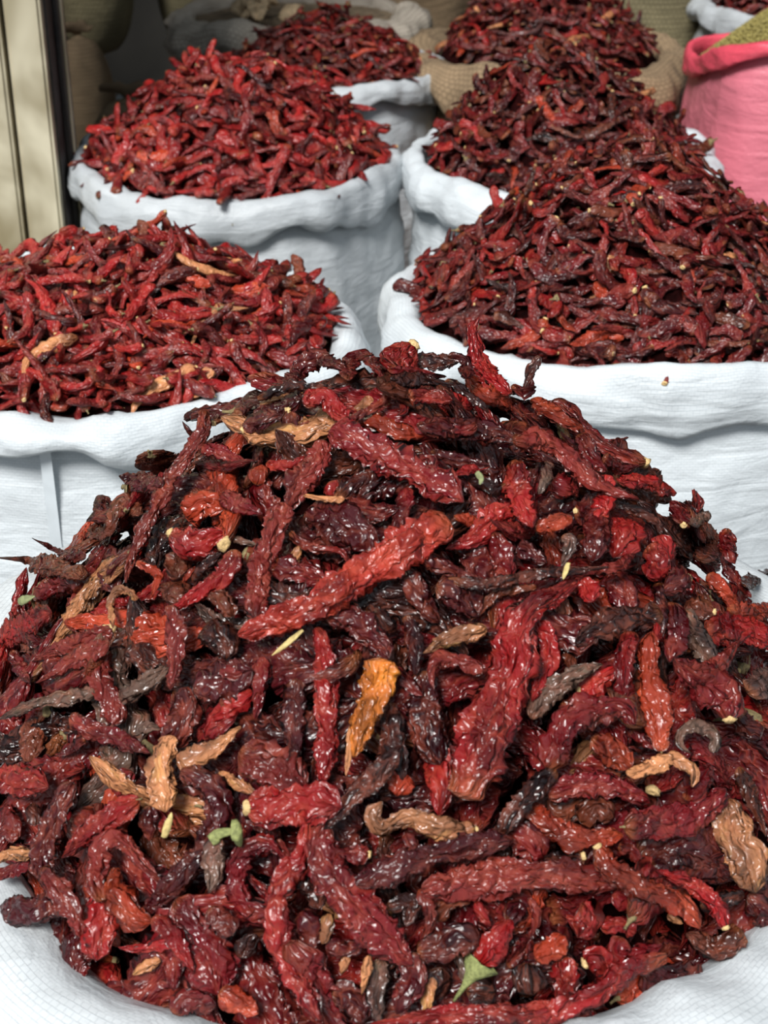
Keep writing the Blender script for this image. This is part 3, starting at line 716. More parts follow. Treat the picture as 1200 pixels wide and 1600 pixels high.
for pi, pod in enumerate(PODS):
    tile, pts, wz, ck, ly, kind, stem = pod[:7]; lm = pod[7] if len(pod) > 7 else None
    x0, y0, sc = TILE[tile]
    pix = np.array([(x0 + x / sc, y0 + y / sc) for x, y in pts]); wpx = wz / sc
    mid = hit(HA, *pix[len(pix) // 2], LIFT[ly])[0]; dist = mid[1] * math.cos(PITCH) + (CAMZ - mid[2]) * math.sin(PITCH)
    W = wpx / FPX * dist * 1.16
    # sample the pixel polyline, lay it on the surface, relax the depth
    dn = max(4, len(pix) + 2); seg = np.r_[0, np.cumsum(np.linalg.norm(np.diff(pix, axis=0), axis=1))]
    if len(pix) > 3 or True:
        u = np.linspace(0, seg[-1], max(dn, int(seg[-1] / 28)))
        pc, _ = catmull(np.c_[pix, np.zeros(len(pix))], len(u)); pc = pc[:, :2]
    X, miss = zip(*[hit(HA, px, py, LIFT[ly] + .004 * math.sin(pi * 7.3 + k * 1.1)) for k, (px, py) in enumerate(pc)])
    X = np.array(X); rays = pixray(pc[:, 0], pc[:, 1])
    dep = (X - np.array([0, 0, CAMZ])) @ np.array([0, math.cos(PITCH), -math.sin(PITCH)])
    for _ in range(2):
        if len(dep) > 2: dep[1:-1] = .25 * dep[:-2] + .5 * dep[1:-1] + .25 * dep[2:]
    if any(miss) and not all(miss):
        g = [k for k in range(len(miss)) if not miss[k]]
        for k in range(len(miss)):
            if miss[k]: dep[k] = dep[min(g, key=lambda j: abs(j - k))]
    X = np.array([0, 0, CAMZ]) + rays * dep[:, None]
    Nn = HA.normal(X[:, 0], X[:, 1]); toc = nrm(np.array([0, 0, CAMZ]) - X)
    Nn = nrm(Nn * .45 + toc * .75)
    c0 = X.mean(0)
    rr = np.random.RandomState(pi + 40)
    V, F_, al, rg, fr = chilli_np(X - c0, W, Nn, pi * 1.7 + 3, kind, ds=.0013, na=int(np.clip(W * 1750, 14, 42)), flat=rr.uniform(.34, .58), wr=1.25, twist=.35, wave=.55)
    o = link('wrinkled_chilli', make_mesh('wrinkled_chilli', V, F_, M_BIG, {'along': al, 'ridge': rg}, skin=SKIN[id(V)][1])); o.location = c0
    c = np.array(PAL[ck]) * rr.uniform(.85, 1.2); o.color = (*[float(q) for q in c], 1)
    o['category'] = 'chilli'
    if stem in ('s',): link('stem_scar', make_mesh('stem_scar', *scar_np(fr, W * .62, pi), M_SCAR), o, label='cream stem scar')
    if stem == 'g': link('calyx', make_mesh('calyx', *calyx_np((*fr[:4], fr[4] * .45), W * .3, pi), M_CALYX), o)
    if stem == 'c':
        link('calyx', make_mesh('calyx', *revolve([W * .52, W * .42, W * .25, W * .1, W * .04], [-W * .1, W * .25, W * .5, W * .9, W * 1.5], fr, 14, .2, 5, .3, 2), M_GREENCALYX), o, label='pale green crumpled cap')
    if stem == 'k':
        e = [hit(HA, x, y, .02)[0] - c0 for x, y in ((343, 1313), (333, 1310), (350, 1302), (368, 1298))]
        V2, F2, *_ = chilli_np(e, .007, Nn[0], 3, 'thin', ds=.002, na=10, flat=.9, wr=.3); link('stalk', make_mesh('stalk', V2, F2, M_GREENCALYX), o, label='yellow-green bent stalk')
        e = [hit(HA, x, y, .022)[0] - c0 for x, y in ((362, 1300), (378, 1298))]
        V2, F2, *_ = chilli_np(e, .013, Nn[0], 5, 'blunt', ds=.0015, na=12, flat=.8, wr=1.2); link('calyx', make_mesh('calyx', V2, F2, M_GREENCALYX), o, label='bristly yellow-green cap')
    hero_info.append(dict(o=o, pix=tuple(pix[len(pix) // 2]), tone=TONE[ck], L=float(np.linalg.norm(np.diff(X, axis=0), axis=1).sum()), lab=lm, lm=SHORTLM.get(lm, lm)))
# loose stalks and leaf scraps lying on the pods
for pts, wpx, mat, nm, lab in (([(473, 985), (448, 1006), (425, 1024)], 8, M_STALK, 'chilli_stalk', 'loose straw coloured stalk under the big orange-red chilli'),
                               ([(256, 1308), (262, 1290), (268, 1270)], 11, M_STALK, 'chilli_stalk', 'pale stalk just below the tan shrivelled chilli at the left'),
                               ([(745, 738), (752, 748), (750, 757)], 10, M_LEAF, 'leaf_scrap', 'tiny green leaf scrap near the top of the front heap'),
                               ([(888, 880), (884, 893), (880, 905)], 9, M_STALK, 'chilli_stalk', 'thin pale stalk above the long thin black chilli'),
                               ([(30, 940), (42, 936), (54, 932)], 14, M_LEAF, 'leaf_scrap', 'dry pointed leaf scrap at the left edge of the heap')):
    X = np.array([hit(HA, x, y, .024)[0] for x, y in pts]); c0 = X.mean(0)
    V, F_, al, rg, fr = chilli_np(X - c0, wpx / FPX * .95, (0, -.5, .8), 4, 'flare', ds=.0015, na=10, flat=.6, wr=.5, wave=.2)
    o = link(nm, make_mesh(nm, V, F_, mat), label=lab, category='stalk' if 'stalk' in nm else 'leaf'); o.location = c0

# ------------------------------------------------------------------ the setting
def box_mesh(name, lo, hi, mat, bevel=0.0):
    import bmesh
    bm = bmesh.new(); bmesh.ops.create_cube(bm, size=1)
    for v in bm.verts: v.co = Vector([lo[i] + (v.co[i] + .5) * (hi[i] - lo[i]) for i in range(3)])
    if bevel: bmesh.ops.bevel(bm, geom=bm.edges[:], offset=bevel, segments=2, affect='EDGES')
    me = bpy.data.meshes.new(name); bm.to_mesh(me); bm.free(); me.materials.append(mat); return me
for nm, lo, hi, m in (('floor', (-3, -3, -.1), (3, 5, 0), M_FLOOR), ('wall_back', (-3, 4.1, 0), (3, 4.2, 2.9), M_WALL),
                      ('wall_left', (-1.5, 2.0, 0), (-1.4, 4.1, 2.9), M_WALL), ('wall_right', (2.4, 1.6, 0), (2.5, 4.1, 2.9), M_WALL),
                      ('ceiling', (-3, 2.6, 2.9), (3, 4.2, 3.0), M_CEIL)):
    link(nm, box_mesh(nm, lo, hi, m), kind='structure')
def empty(name, loc, **props):
    o = bpy.data.objects.new(name, None); COL.objects.link(o); o.location = loc; o.empty_display_size = .05
    for k, v in props.items(): o[k] = v
    return o
def child(name, me, parent, **props):
    o = link(name, me, parent, **props); o.matrix_parent_inverse = Matrix.Translation(-Vector(parent.location)); return o
pil = empty('steel_post', (-.7, 1.98, 0), label='brushed steel clad door post standing at the left edge', category='post')
child('steel_panel', box_mesh('steel_panel', (-.463, 1.93, 0), (-.418, 2.0, 2.6), M_STEEL, .004), pil)
child('steel_panel', box_mesh('steel_panel', (-1.1, 1.925, 0), (-.468, 2.0, 2.6), M_STEEL, .004), pil)
child('backing_frame', box_mesh('backing_frame', (-1.1, 1.95, 0), (-.4145, 2.03, 2.6), M_DARKFRAME), pil)
rail = empty('guide_rail', (-.41, 1.99, 0), label='dark upright shutter rail just right of the steel post', category='rail')
child('channel', box_mesh('channel', (-.414, 1.985, 0), (-.4085, 2.03, 2.6), M_DARKFRAME, .002), rail)
child('channel_lip', box_mesh('channel_lip', (-.4085, 2.0, 0), (-.4055, 2.01, 2.6), M_STEEL, .001), rail)

# ------------------------------------------------------------------ sacks
def sack(name, label, group, hp, mat, rimmat, roll=(.018, .020), bulge=.02, grow=.0, seed=0, nth=200, wrink=1.0, tall=None, square=2.0, pucker=1.0, flop=None):
    top = hp.rim
    root = empty(name, (hp.cx, hp.cy, 0), label=label, category='sack')
    if group: root['group'] = group
    th = np.linspace(0, 2 * np.pi, nth, endpoint=False)
    se = (np.abs(np.cos(th)) ** square + np.abs(np.sin(th)) ** square) ** (-1 / square)
    def ring(n1, amp, k, off): return amp * vnoise(np.stack([np.cos(th) * k + off + seed, np.sin(th) * k, th * 0 + n1], -1))
    rw, rh = roll
    rwt = rw * (1 + .9 * ring(1, .35, 2.2, 0) + pucker * .18 * ring(2, 1, 7, 3)); rht = rh * (1 + ring(3, .4, 2.0, 7) + pucker * .16 * ring(4, 1, 6, 1))
    zc = top - rht * .75 + ring(5, .010, 2.0, 9) + pucker * ring(6, .003, 7, 4) 
    if flop: zc = zc + flop(th)
    dr = rwt * (.62 if rw > .04 else .75) + ring(7, .008, 2.2, 12) + grow
    # rolled hem
    nph = 22; ph = np.linspace(0, 2 * np.pi, nph, endpoint=False)
    cp, sp = np.cos(ph)[None], np.sin(ph)[None]
    Rx = hp.rx * se[:, None] + dr[:, None] + rwt[:, None] * np.sign(cp) * np.abs(cp) ** .8
    Ry = hp.ry * se[:, None] + dr[:, None] + rwt[:, None] * np.sign(cp) * np.abs(cp) ** .8
    Z = zc[:, None] + rht[:, None] * np.sign(sp) * np.abs(sp) ** .85 - .35 * rht[:, None] * (cp > 0) * cp
    X = hp.cx + Rx * np.cos(th)[:, None]; Y = hp.cy + Ry * np.sin(th)[:, None]
    pp = np.stack([X, Y, Z], -1).reshape(-1, 3)
    # creases running round the hem
    d = .0035 * wrink * (ridged(np.stack([(th[:, None] * 3.0 + .6 * ph[None]).ravel() * 1.0, np.repeat(np.cos(th), nph) * 3 + seed, np.tile(np.cos(ph), nth) * 2.2], -1)) - .5) \
        + .0022 * wrink * vnoise(pp * 55 + seed)
    rad = np.stack([(np.cos(th)[:, None] * cp), (np.sin(th)[:, None] * cp), sp * np.ones((nth, 1))], -1).reshape(-1, 3)
    pp = pp + rad * d[:, None]
    uv = np.stack([np.repeat(th, nph) * hp.rx, np.tile(ph, nth) * (rw + rh) / 2], -1)
    Fq = grid_faces(nth, nph)
    Fq = np.vstack([Fq, np.stack([(nth - 1) * nph + np.arange(nph), (nth - 1) * nph + (np.arange(nph) + 1) % nph, (np.arange(nph) + 1) % nph, np.arange(nph)], -1)])
    child('rolled_rim', make_mesh('rolled_rim', pp, Fq, rimmat, uv=uv), root)
    # body
    nz = 70; zz = np.linspace(0, 1, nz)[:, None]
    z0 = (zc - rht * .35)[None]; Zb = z0 * (1 - zz) + .0 * zz
    pr = bulge * np.sin(np.clip(zz * 1.25, 0, 1) * np.pi) ** .8 - .030 * np.clip(zz - .93, 0, 1) / .07 - .004 * (zz < .02)
    base_off = (dr - rwt * .15)[None] - (rwt[None] * .75) * np.exp(-zz * 22) + pr
    q = np.stack([(np.cos(th)[None] * 1.6 + 0 * zz + seed).ravel(), (np.sin(th)[None] * 1.6 + 0 * zz).ravel(), (Zb * 16).ravel()], -1)
    q2 = np.stack([(np.cos(th)[None] * 4.5 + Zb * 6 + seed).ravel(), (np.sin(th)[None] * 4.5 + 0 * zz).ravel(), (Zb * 24).ravel()], -1)
    q3 = np.stack([(np.cos(th)[None] * 6 + 0 * zz + seed).ravel(), (np.sin(th)[None] * 6 + 0 * zz).ravel(), (Zb * 70).ravel()], -1)
    dd = wrink * (.0045 * vnoise(q) + .004 * (ridged(q2) - .5) + .0013 * vnoise(q3)).reshape(nz, nth) * np.clip(zz * 12, .1, 1)
    off = base_off + dd
    X = hp.cx + (hp.rx * se[None] + off) * np.cos(th)[None]; Y = hp.cy + (hp.ry * se[None] + off) * np.sin(th)[None]
    pp = np.stack([X, Y, Zb + 0 * X], -1).reshape(-1, 3)
    uv = np.stack([(th[None] * hp.rx + 0 * zz).ravel(), (Zb + 0 * th[None]).ravel()], -1)
    child('sack_body', make_mesh('sack_body', pp, grid_faces(nz, nth, True, True), mat, uv=uv), root)
    return root
WG = None
sack('woven_sack', 'white woven sack at the front, brimming with large wrinkled chillies', WG, HAS, M_FRONT, M_FRONT, roll=(.044, .046), bulge=.03, seed=1, nth=320, pucker=.6)
sb = sack('woven_sack', 'white sack at middle left heaped with small bright red chillies', WG, HB, M_WHITE, M_WHITE, roll=(.018, .023), bulge=.015, seed=5)
sack('woven_sack', 'large white sack at middle right with a broad puffy rolled rim', WG, HC, M_WHITE, M_WHITE, roll=(.019, .024), bulge=.012, seed=9)
sack('woven_sack', 'greyish white sack at the back left beside the steel post', WG, HD, M_WHITE2, M_WHITE2, roll=(.017, .023), bulge=.022, seed=13)
sack('woven_sack', 'small white sack behind the back left sack, with curled rim corner', WG, HE, M_WHITE2, M_WHITE2, roll=(.016, .022), bulge=.01, seed=17)
sack('woven_sack', 'white sack between the back left sack and the pink sack', WG, HF, M_WHITE, M_WHITE, roll=(.020, .025), grow=.006, bulge=.01, seed=21)
sack('burlap_sack', 'brown burlap sack of chillies at the top centre, thick rolled rim', None, HG, M_BURLAP, M_BURLAP, roll=(.034, .040), grow=.008, bulge=.02, seed=25, wrink=1.8)
sack('woven_sack', 'grey-white sack in the top right corner behind the pink sack', WG, HH, M_WHITE2, M_WHITE2, roll=(.018, .02), bulge=.05, seed=29)
HP = Heap(.672, 2.32, .200, .19, .085, 1.3, .05, 0, rim=.860, lump=.004, seed=81)
sack('woven_sack', 'pink woven sack at the right edge holding olive seeds', None, HP, M_PINK, M_PINKRIM, roll=(.010, .013), bulge=.012, seed=33, square=4.5, pucker=.3, wrink=.7, flop=lambda th: -.065 * np.clip(np.cos(th - 2.45), 0, 1) ** 1.2)
HJ = Heap(-.165, 3.0, .195, .16, .02, 2, 0, 0, rim=.745, seed=91)
sack('burlap_sack', 'grey burlap sack with a fat rolled rim, at the top left', None, HJ, M_GREYBURLAP, M_GREYBURLAP, roll=(.030, .034), bulge=.02, seed=37, wrink=2)

# closed upright sacks and bundles in the dim shop behind
def stuffed(name, label, c, rx, ry, h, mat, seed, neck=.0, lean=0):
    root = empty(name, c, label=label, category='sack')
    nz, nth = 44, 48; t = np.linspace(0, 1, nz)[:, None]; th = np.linspace(0, 2 * np.pi, nth, endpoint=False)[None]
    prof = np.clip(1 - np.abs(2 * t - 1) ** 5, 0, 1) ** .5
    n = vnoise(np.stack([(np.cos(th) * 1.8 + 0 * t + seed).ravel(), (np.sin(th) * 1.8 + 0 * t).ravel(), (t * 5 + 0 * th).ravel()], -1)).reshape(nz, nth)
    r = prof * (1 + .09 * n)
    X = c[0] + rx * r * np.cos(th) + lean * t; Y = c[1] + ry * r * np.sin(th); Z = c[2] + h * t + .0 * th
    V = np.stack([X, Y, Z], -1).reshape(-1, 3); uv = np.stack([(th * rx + 0 * t).ravel(), (Z).ravel()], -1)
    me = make_mesh('sack_body', V, grid_faces(nz, nth), mat, uv=uv)
    child('sack_body', me, root)
    # stitched top seam
    ns = 40; a = np.linspace(-1, 1, ns); top = c[2] + h
    P = np.stack([c[0] + lean + a * rx * .55, np.full(ns, c[1]), top + .012 + .004 * np.cos(a * 30)], -1)
    V, F_, *_ = chilli_np(P[::6], .03, (0, 1, 0), seed, 'thin', ds=.01, na=8, flat=.4, wr=.3)
    child('stitched_top', make_mesh('stitched_top', V, F_, mat, uv=np.zeros((len(V), 2))), root)
    return root
stuffed('filled_sack', 'dark filled sack low behind the steel post', (-.76, 3.2, .0), .13, .13, .55, M_OLIVE, 1)
stuffed('filled_sack', 'short round brown sack in the shade right of the steel post', (-.585, 3.02, .10), .062, .08, .60, M_BURLAP, 2)
stuffed('filled_sack', 'tall olive burlap sack at the top left, nearest the steel post', (-.60, 3.30, .60), .085, .09, .62, M_OLIVE, 3)
stuffed('filled_sack', 'tall olive burlap sack behind the grey burlap rim', (-.40, 3.45, .55), .088, .10, .75, M_OLIVE, 4)
stuffed('filled_sack', 'olive burlap sack behind the top centre chilli heap', (.52, 3.15, .40), .15, .13, .55, M_OLIVE, 5)
stuffed('filled_sack', 'dim burlap sack deep in the shop behind the grey burlap rim', (.02, 3.75, .3), .2, .14, .75, M_BURLAP, 6)
stuffed('filled_sack', 'small brown sack on the floor behind the back left sack', (-.44, 2.70, .0), .10, .10, .66, M_BURLAP, 7)
stuffed('filled_sack', 'pale blue-grey sack glimpsed between the dark sacks at left', (-.52, 3.12, .1), .045, .06, .44, M_WHITE2, 8)

# clear heat-sealed seam down the middle left sack
def strip_on_sack(hp, px, py0, py1, wpx, mat, name, parent):
    rows = []
    for py in np.linspace(py0, py1, 24):
        for dx in (-wpx / 2, wpx / 2):
            r = pixray(px + (py - py0) * .12 + dx, py); a = (r[0] / (hp.rx + .0175)) ** 2 + (r[1] / (hp.ry + .0175)) ** 2
            b = -2 * (r[0] * hp.cx / (hp.rx + .0175) ** 2 + r[1] * hp.cy / (hp.ry + .0175) ** 2)
            c_ = (hp.cx / (hp.rx + .0175)) ** 2 + (hp.cy / (hp.ry + .0175)) ** 2 - 1
            D_ = b * b - 4 * a * c_; tt = (-b - math.sqrt(max(D_, 0))) / (2 * a); rows.append(np.array([0, 0, CAMZ]) + r * tt)
    V = np.array(rows); return child(name, make_mesh(name, V, grid_faces(24, 2, False, True), mat), parent, label='smooth greyish seam tape')
M_TAPE = simple('smooth_tape', (.60, .65, .68), .35, 40, .1, .1)
strip_on_sack(HB, 70, 705, 880, 18, M_TAPE, 'seam_tape', sb)

# ------------------------------------------------------------------ scattered pods
class Variant: pass
def variants(n, L, wid, na, nl, flat, wr, curl, seed, kinds=('taper', 'taper', 'blunt')):
    out = []; r = np.random.RandomState(seed)
    for i in range(n):
        l = L * r.uniform(.75, 1.2); wv = wid * r.uniform(.75, 1.25)
        a = curl * r.uniform(-1, 1); b = curl * r.uniform(-.6, .6)
        tt = np.linspace(-.5, .5, 6)
        P = np.stack([tt * l, a * l * (tt ** 2) * 1.6 + .25 * b * l * np.sin(tt * 7), .5 * b * l * tt ** 2], -1)
        k = kinds[i % len(kinds)]
        V, F_, al, rg, fr = chilli_np(P, wv, (0, 0, 1), seed + i * 3.1, k, ds=l / nl, na=na, flat=flat * r.uniform(.8, 1.3), wr=wr, twist=.6, wave=.8)
        v = Variant(); v.V, v.F, v.al, v.rg, v.fr = V, F_, al, rg, fr; v.sk = SKIN[id(V)][1]
        fr2 = (*fr[:4], fr[4] * .6); v.cal = calyx_np(fr2, wv * .6, i, 7); v.scar = scar_np(fr, wv * .62, i, 7)
        out.append(v)
    return out
def scatter(hp, n, layers, rs, Vs, cols, scale=1.0, tilt=.25, view_only=True, rmax=.985, keepf=None, mul=1.0):
    """n tries over the heap, kept a minimum distance apart within a layer"""
    out = []; r = np.random.RandomState(rs)
    keys = list(cols); pw = np.array([cols[k] for k in keys], float); pw /= pw.sum()
    for dz, dmin in layers:
        pts = []
        cell = {}
        for _ in range(n):
            a = r.uniform(0, 2 * np.pi); rr = math.sqrt(r.uniform(0, 1)) * rmax
            pts.append((rr, a))
        rr, a = np.array(pts).T
        q = np.clip(rr, 0, 1)
        x = hp.cx + hp.ox * (1 - q) + hp.rx * rr * np.cos(a); y = hp.cy + hp.oy * (1 - q) + hp.ry * rr * np.sin(a)
        z = hp.z(x, y); nn = hp.normal(x, y)
        vis = (nn * (np.array([0, 0, CAMZ]) - np.stack([x, y, z], -1))).sum(1) > -.06 if view_only else np.ones(n, bool)
        for i in np.nonzero(vis)[0]:
            ck = (int(x[i] / dmin), int(y[i] / dmin)); ok = True
            for cxx in (-1, 0, 1):
                for cyy in (-1, 0, 1):
                    for (X, Y, Z) in cell.get((ck[0] + cxx, ck[1] + cyy), ()):
                        if (X - x[i]) ** 2 + (Y - y[i]) ** 2 + (Z - z[i]) ** 2 < dmin * dmin: ok = False
            if not ok or (keepf and not keepf(x[i], y[i])): continue
            cell.setdefault(ck, []).append((x[i], y[i], z[i]))
            N_ = nrm(nn[i] + tilt * r.normal(size=3) * .7)
            ang = r.uniform(0, 2 * np.pi)
            T0 = np.array([math.cos(ang), math.sin(ang), 0])
            T_ = nrm(T0 - (T0 @ N_) * N_ + tilt * .5 * r.normal() * N_); N_ = nrm(N_ - (N_ @ T_) * T_); B_ = np.cross(N_, T_)
            s = scale * r.uniform(.8, 1.2)
            M_ = np.eye(4); M_[:3, 0] = T_ * s; M_[:3, 1] = B_ * s; M_[:3, 2] = N_ * s
            M_[:3, 3] = np.array([x[i], y[i], z[i]]) + nn[i] * (dz + r.normal() * .002)
            key = keys[r.choice(len(keys), p=pw)]; c = np.array(PAL[key]) * r.uniform(.75, 1.25) * mul
            out.append((r.randint(len(Vs)), M_, c, key, r.uniform()))
    return out
CMUL = {}
def stuff_join(name, Vs, items, mat, label, cat='chilli', stemmed=.4):
    Vl, Fl, al, rg, ti, sk, n = [], [], [], [], [], [], 0
    cV, cF, m = [], [], 0
    for vi, M_, c, key, u in items:
        v = Vs[vi]; Vl.append(v.V @ M_[:3, :3].T + M_[:3, 3]); Fl.append(v.F + n); n += len(v.V)
        al.append(v.al); rg.append(v.rg); sk.append(v.sk + np.array([0, u * 3, u * 7])); ti.append(np.tile(c, (len(v.V), 1)))
        if u < stemmed:
            W_, G_ = v.cal if u < stemmed * .6 else v.scar
            cV.append(W_ @ M_[:3, :3].T + M_[:3, 3]); cF.append(G_ + m); m += len(W_)
    if not Vl: return
    o = link(name, make_mesh(name, np.vstack(Vl), np.vstack(Fl), mat, {'along': np.concatenate(al), 'ridge': np.concatenate(rg)}, tint=np.vstack(ti), skin=np.vstack(sk)), kind='stuff', label=label, category=cat)
    if cV:
        s = link('stem_end', make_mesh('stem_end', np.vstack(cV), np.vstack(cF), M_CALYX), o, kind='stuff')
    return o
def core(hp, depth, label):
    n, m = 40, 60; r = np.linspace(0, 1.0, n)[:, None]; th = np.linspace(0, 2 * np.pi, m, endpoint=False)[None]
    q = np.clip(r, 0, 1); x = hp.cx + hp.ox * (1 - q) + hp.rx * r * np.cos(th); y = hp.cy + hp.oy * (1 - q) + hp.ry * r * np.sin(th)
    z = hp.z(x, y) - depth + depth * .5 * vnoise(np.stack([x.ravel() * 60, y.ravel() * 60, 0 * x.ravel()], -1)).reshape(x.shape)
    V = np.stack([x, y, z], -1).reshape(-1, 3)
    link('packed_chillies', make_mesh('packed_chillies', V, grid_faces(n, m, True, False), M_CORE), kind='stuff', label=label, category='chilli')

V_BIG = variants(10, .088, .023, 18, 44, .5, 1.35, .5, 100, ('blunt', 'flare', 'taper', 'blunt'))
V_RED = variants(12, .056, .0118, 9, 17, .6, 1.0, .6, 200, ('taper', 'blunt', 'taper', 'flare'))
V_CRU = variants(12, .048, .0135, 10, 16, .42, 1.4, .45, 300, ('flare', 'blunt', 'flare', 'taper'))
V_CUR = variants(12, .062, .0140, 10, 17, .6, .9, .75, 400, ('taper', 'blunt', 'flare'))
V_FAR = variants(8, .052, .0135, 7, 10, .5, 1.1, .5, 500, ('taper', 'flare'))

CMIX = dict(R=2, M=5, D=4, O=1, B=1, T=.35, K=.3, P=1)
HEAPS = []  # (key, heap, variants, items, material)
HEAPS.append(['A', HA, V_BIG, scatter(HA, 3400, [(-.014, .030), (-.030, .034), (-.046, .036)], 1, V_BIG, dict(R=2, M=6, D=6, K=1.0, O=.5, B=1.0, T=.3, G=.2), tilt=.22, rmax=1.12, keepf=lambda x, y: np.hypot((x - .008) / .258, (y - .775) / .262) < 1.04 if y < .70 else True), M_BIG])
HEAPS.append(['B', HB, V_RED, scatter(HB, 7000, [(.002, .0150), (-.008, .0155)], 2, V_RED, dict(R=8, M=4, D=1.2, O=1.2, T=.35, P=1, B=.3), tilt=.45, mul=1.2), M_SMALL])
HEAPS.append(['C', HC, V_CRU, scatter(HC, 7000, [(.002, .0148), (-.008, .0155)], 3, V_CRU, dict(R=3, M=6, D=4, O=.6, T=.15, P=1.6, B=1.0, K=.3), tilt=.4), M_SMALL])
HEAPS.append(['D', HD, V_CUR, scatter(HD, 7000, [(.002, .0160), (-.008, .0165)], 4, V_CUR, dict(R=8, M=5, D=2.5, O=.9, T=.1, P=.8), tilt=.4, mul=1.2), M_SMALL])
HEAPS.append(['F', HF, V_CRU, scatter(HF, 6000, [(.002, .0150), (-.008, .016)], 5, V_CRU, dict(R=1.5, M=6, D=5, O=.6, T=.25, B=1.2, K=.6), tilt=.4), M_SMALL])
HEAPS.append(['E', HE, V_FAR, scatter(HE, 5000, [(.002, .015), (-.007, .016)], 6, V_FAR, dict(R=2, M=6, D=4, O=.4, T=.1), tilt=.4), M_SMALL])
HEAPS.append(['G', HG, V_FAR, scatter(HG, 5000, [(.002, .015), (-.007, .016)], 7, V_FAR, dict(R=1, M=6, D=5, O=.4, T=.25, B=.6), tilt=.4, rmax=.9), M_SMALL])
HEAPS.append(['H', HH, V_FAR, scatter(HH, 3000, [(.002, .016)], 8, V_FAR, dict(R=1, M=6, D=5), tilt=.4), M_SMALL])
WHERE = dict(A='front heap', B='middle left heap', C='middle right heap', D='back left heap', F='heap between the back left sack and the pink sack',
             E='small heap behind the back left heap', G='burlap sack heap at the top centre', H='heap in the top right corner')
for key, hp, Vs, items, mat in HEAPS: core(hp, .060 if key == 'A' else .016, 'packed chillies painted shade-dark inside the ' + WHERE[key])

# every scattered pod stands in the scene while lines of sight are counted; the ones that show most stay single objects
vmesh = {}; PX, PD, PO = [], [], []; owner = []
def splat(V, oid):
    q = V - np.array([0, 0, CAMZ]); d = q[:, 1] * math.cos(PITCH) - q[:, 2] * math.sin(PITCH); x, y = to_pix(V)
    ok = (d > .1) & (x >= 0) & (x < 1200) & (y >= 0) & (y < 1600)
    PX.append((y[ok] // 5).astype(np.int64) * 240 + (x[ok] // 5).astype(np.int64)); PD.append(d[ok]); PO.append(np.full(ok.sum(), oid, np.int64))
for o in list(COL.objects):
    if o.type != 'MESH': continue
    a = np.empty(len(o.data.vertices) * 3, np.float32); o.data.vertices.foreach_get('co', a); a = a.reshape(-1, 3).astype(float)
    if 'chill' not in o.name: a = np.vstack([a + .3 * k for k in (0,)])
    splat(a + np.array(o.location), -1)
for hi_, (key, hp, Vs, items, mat) in enumerate(HEAPS):
    for vi, v in enumerate(Vs):
        if (id(Vs), vi) not in vmesh: vmesh[(id(Vs), vi)] = make_mesh('chilli', v.V, v.F, mat, {'along': v.al, 'ridge': v.rg}, skin=v.sk)
    for ii, it in enumerate(items):
        owner.append((hi_, ii)); V = Vs[it[0]].V; splat(V @ it[1][:3, :3].T + it[1][:3, 3], len(owner) - 1)
PX, PD, PO = map(np.concatenate, (PX, PD, PO)); od = np.lexsort((PD, PX)); first = np.r_[True, np.diff(PX[od]) > 0]
seen = {}
for k in PO[od][first]:
    if k >= 0: seen[owner[k]] = seen.get(owner[k], 0) + 1
def top(his, n, least=2):
    c = sorted(((v, k) for k, v in seen.items() if k[0] in his and v >= least), key=lambda p: (-p[0], p[1])); return {k for v, k in c[:n]}
keep = set()
keep |= top({0}, max(0, 300 - len(hero_info)), 5)
keep |= top({1}, 300); keep |= top({3}, 300); keep |= top({2, 4, 5, 6, 7}, 300)
NAME = dict(A='wrinkled_chilli', B='red_chilli', D='curved_chilli'); 
def zone(hp, x, y, z):
    px, py = to_pix(np.array([x, y, z])); cxp, _ = to_pix(np.array([hp.cx, hp.cy, z])); rxp = hp.rx / hp.cy * FPX
    u = (px - cxp) / rxp; r = float(hp.r(np.array([x]), np.array([y]))[0])
    side = 'left' if u < -.33 else 'right' if u > .33 else 'middle'
    if r < .33: return 'near peak'
    if r > .8: return {'left': 'by left rim', 'right': 'by right rim', 'middle': 'by front rim'}[side]
    return {'left': 'on left slope', 'right': 'on right slope', 'middle': 'on front slope'}[side]
calm = {}; small = {}
SHORT = dict(B='middle left heap', C='middle right heap', D='back left heap', F='heap beside pink sack', E='small top heap', G='burlap sack heap', H='top right heap')
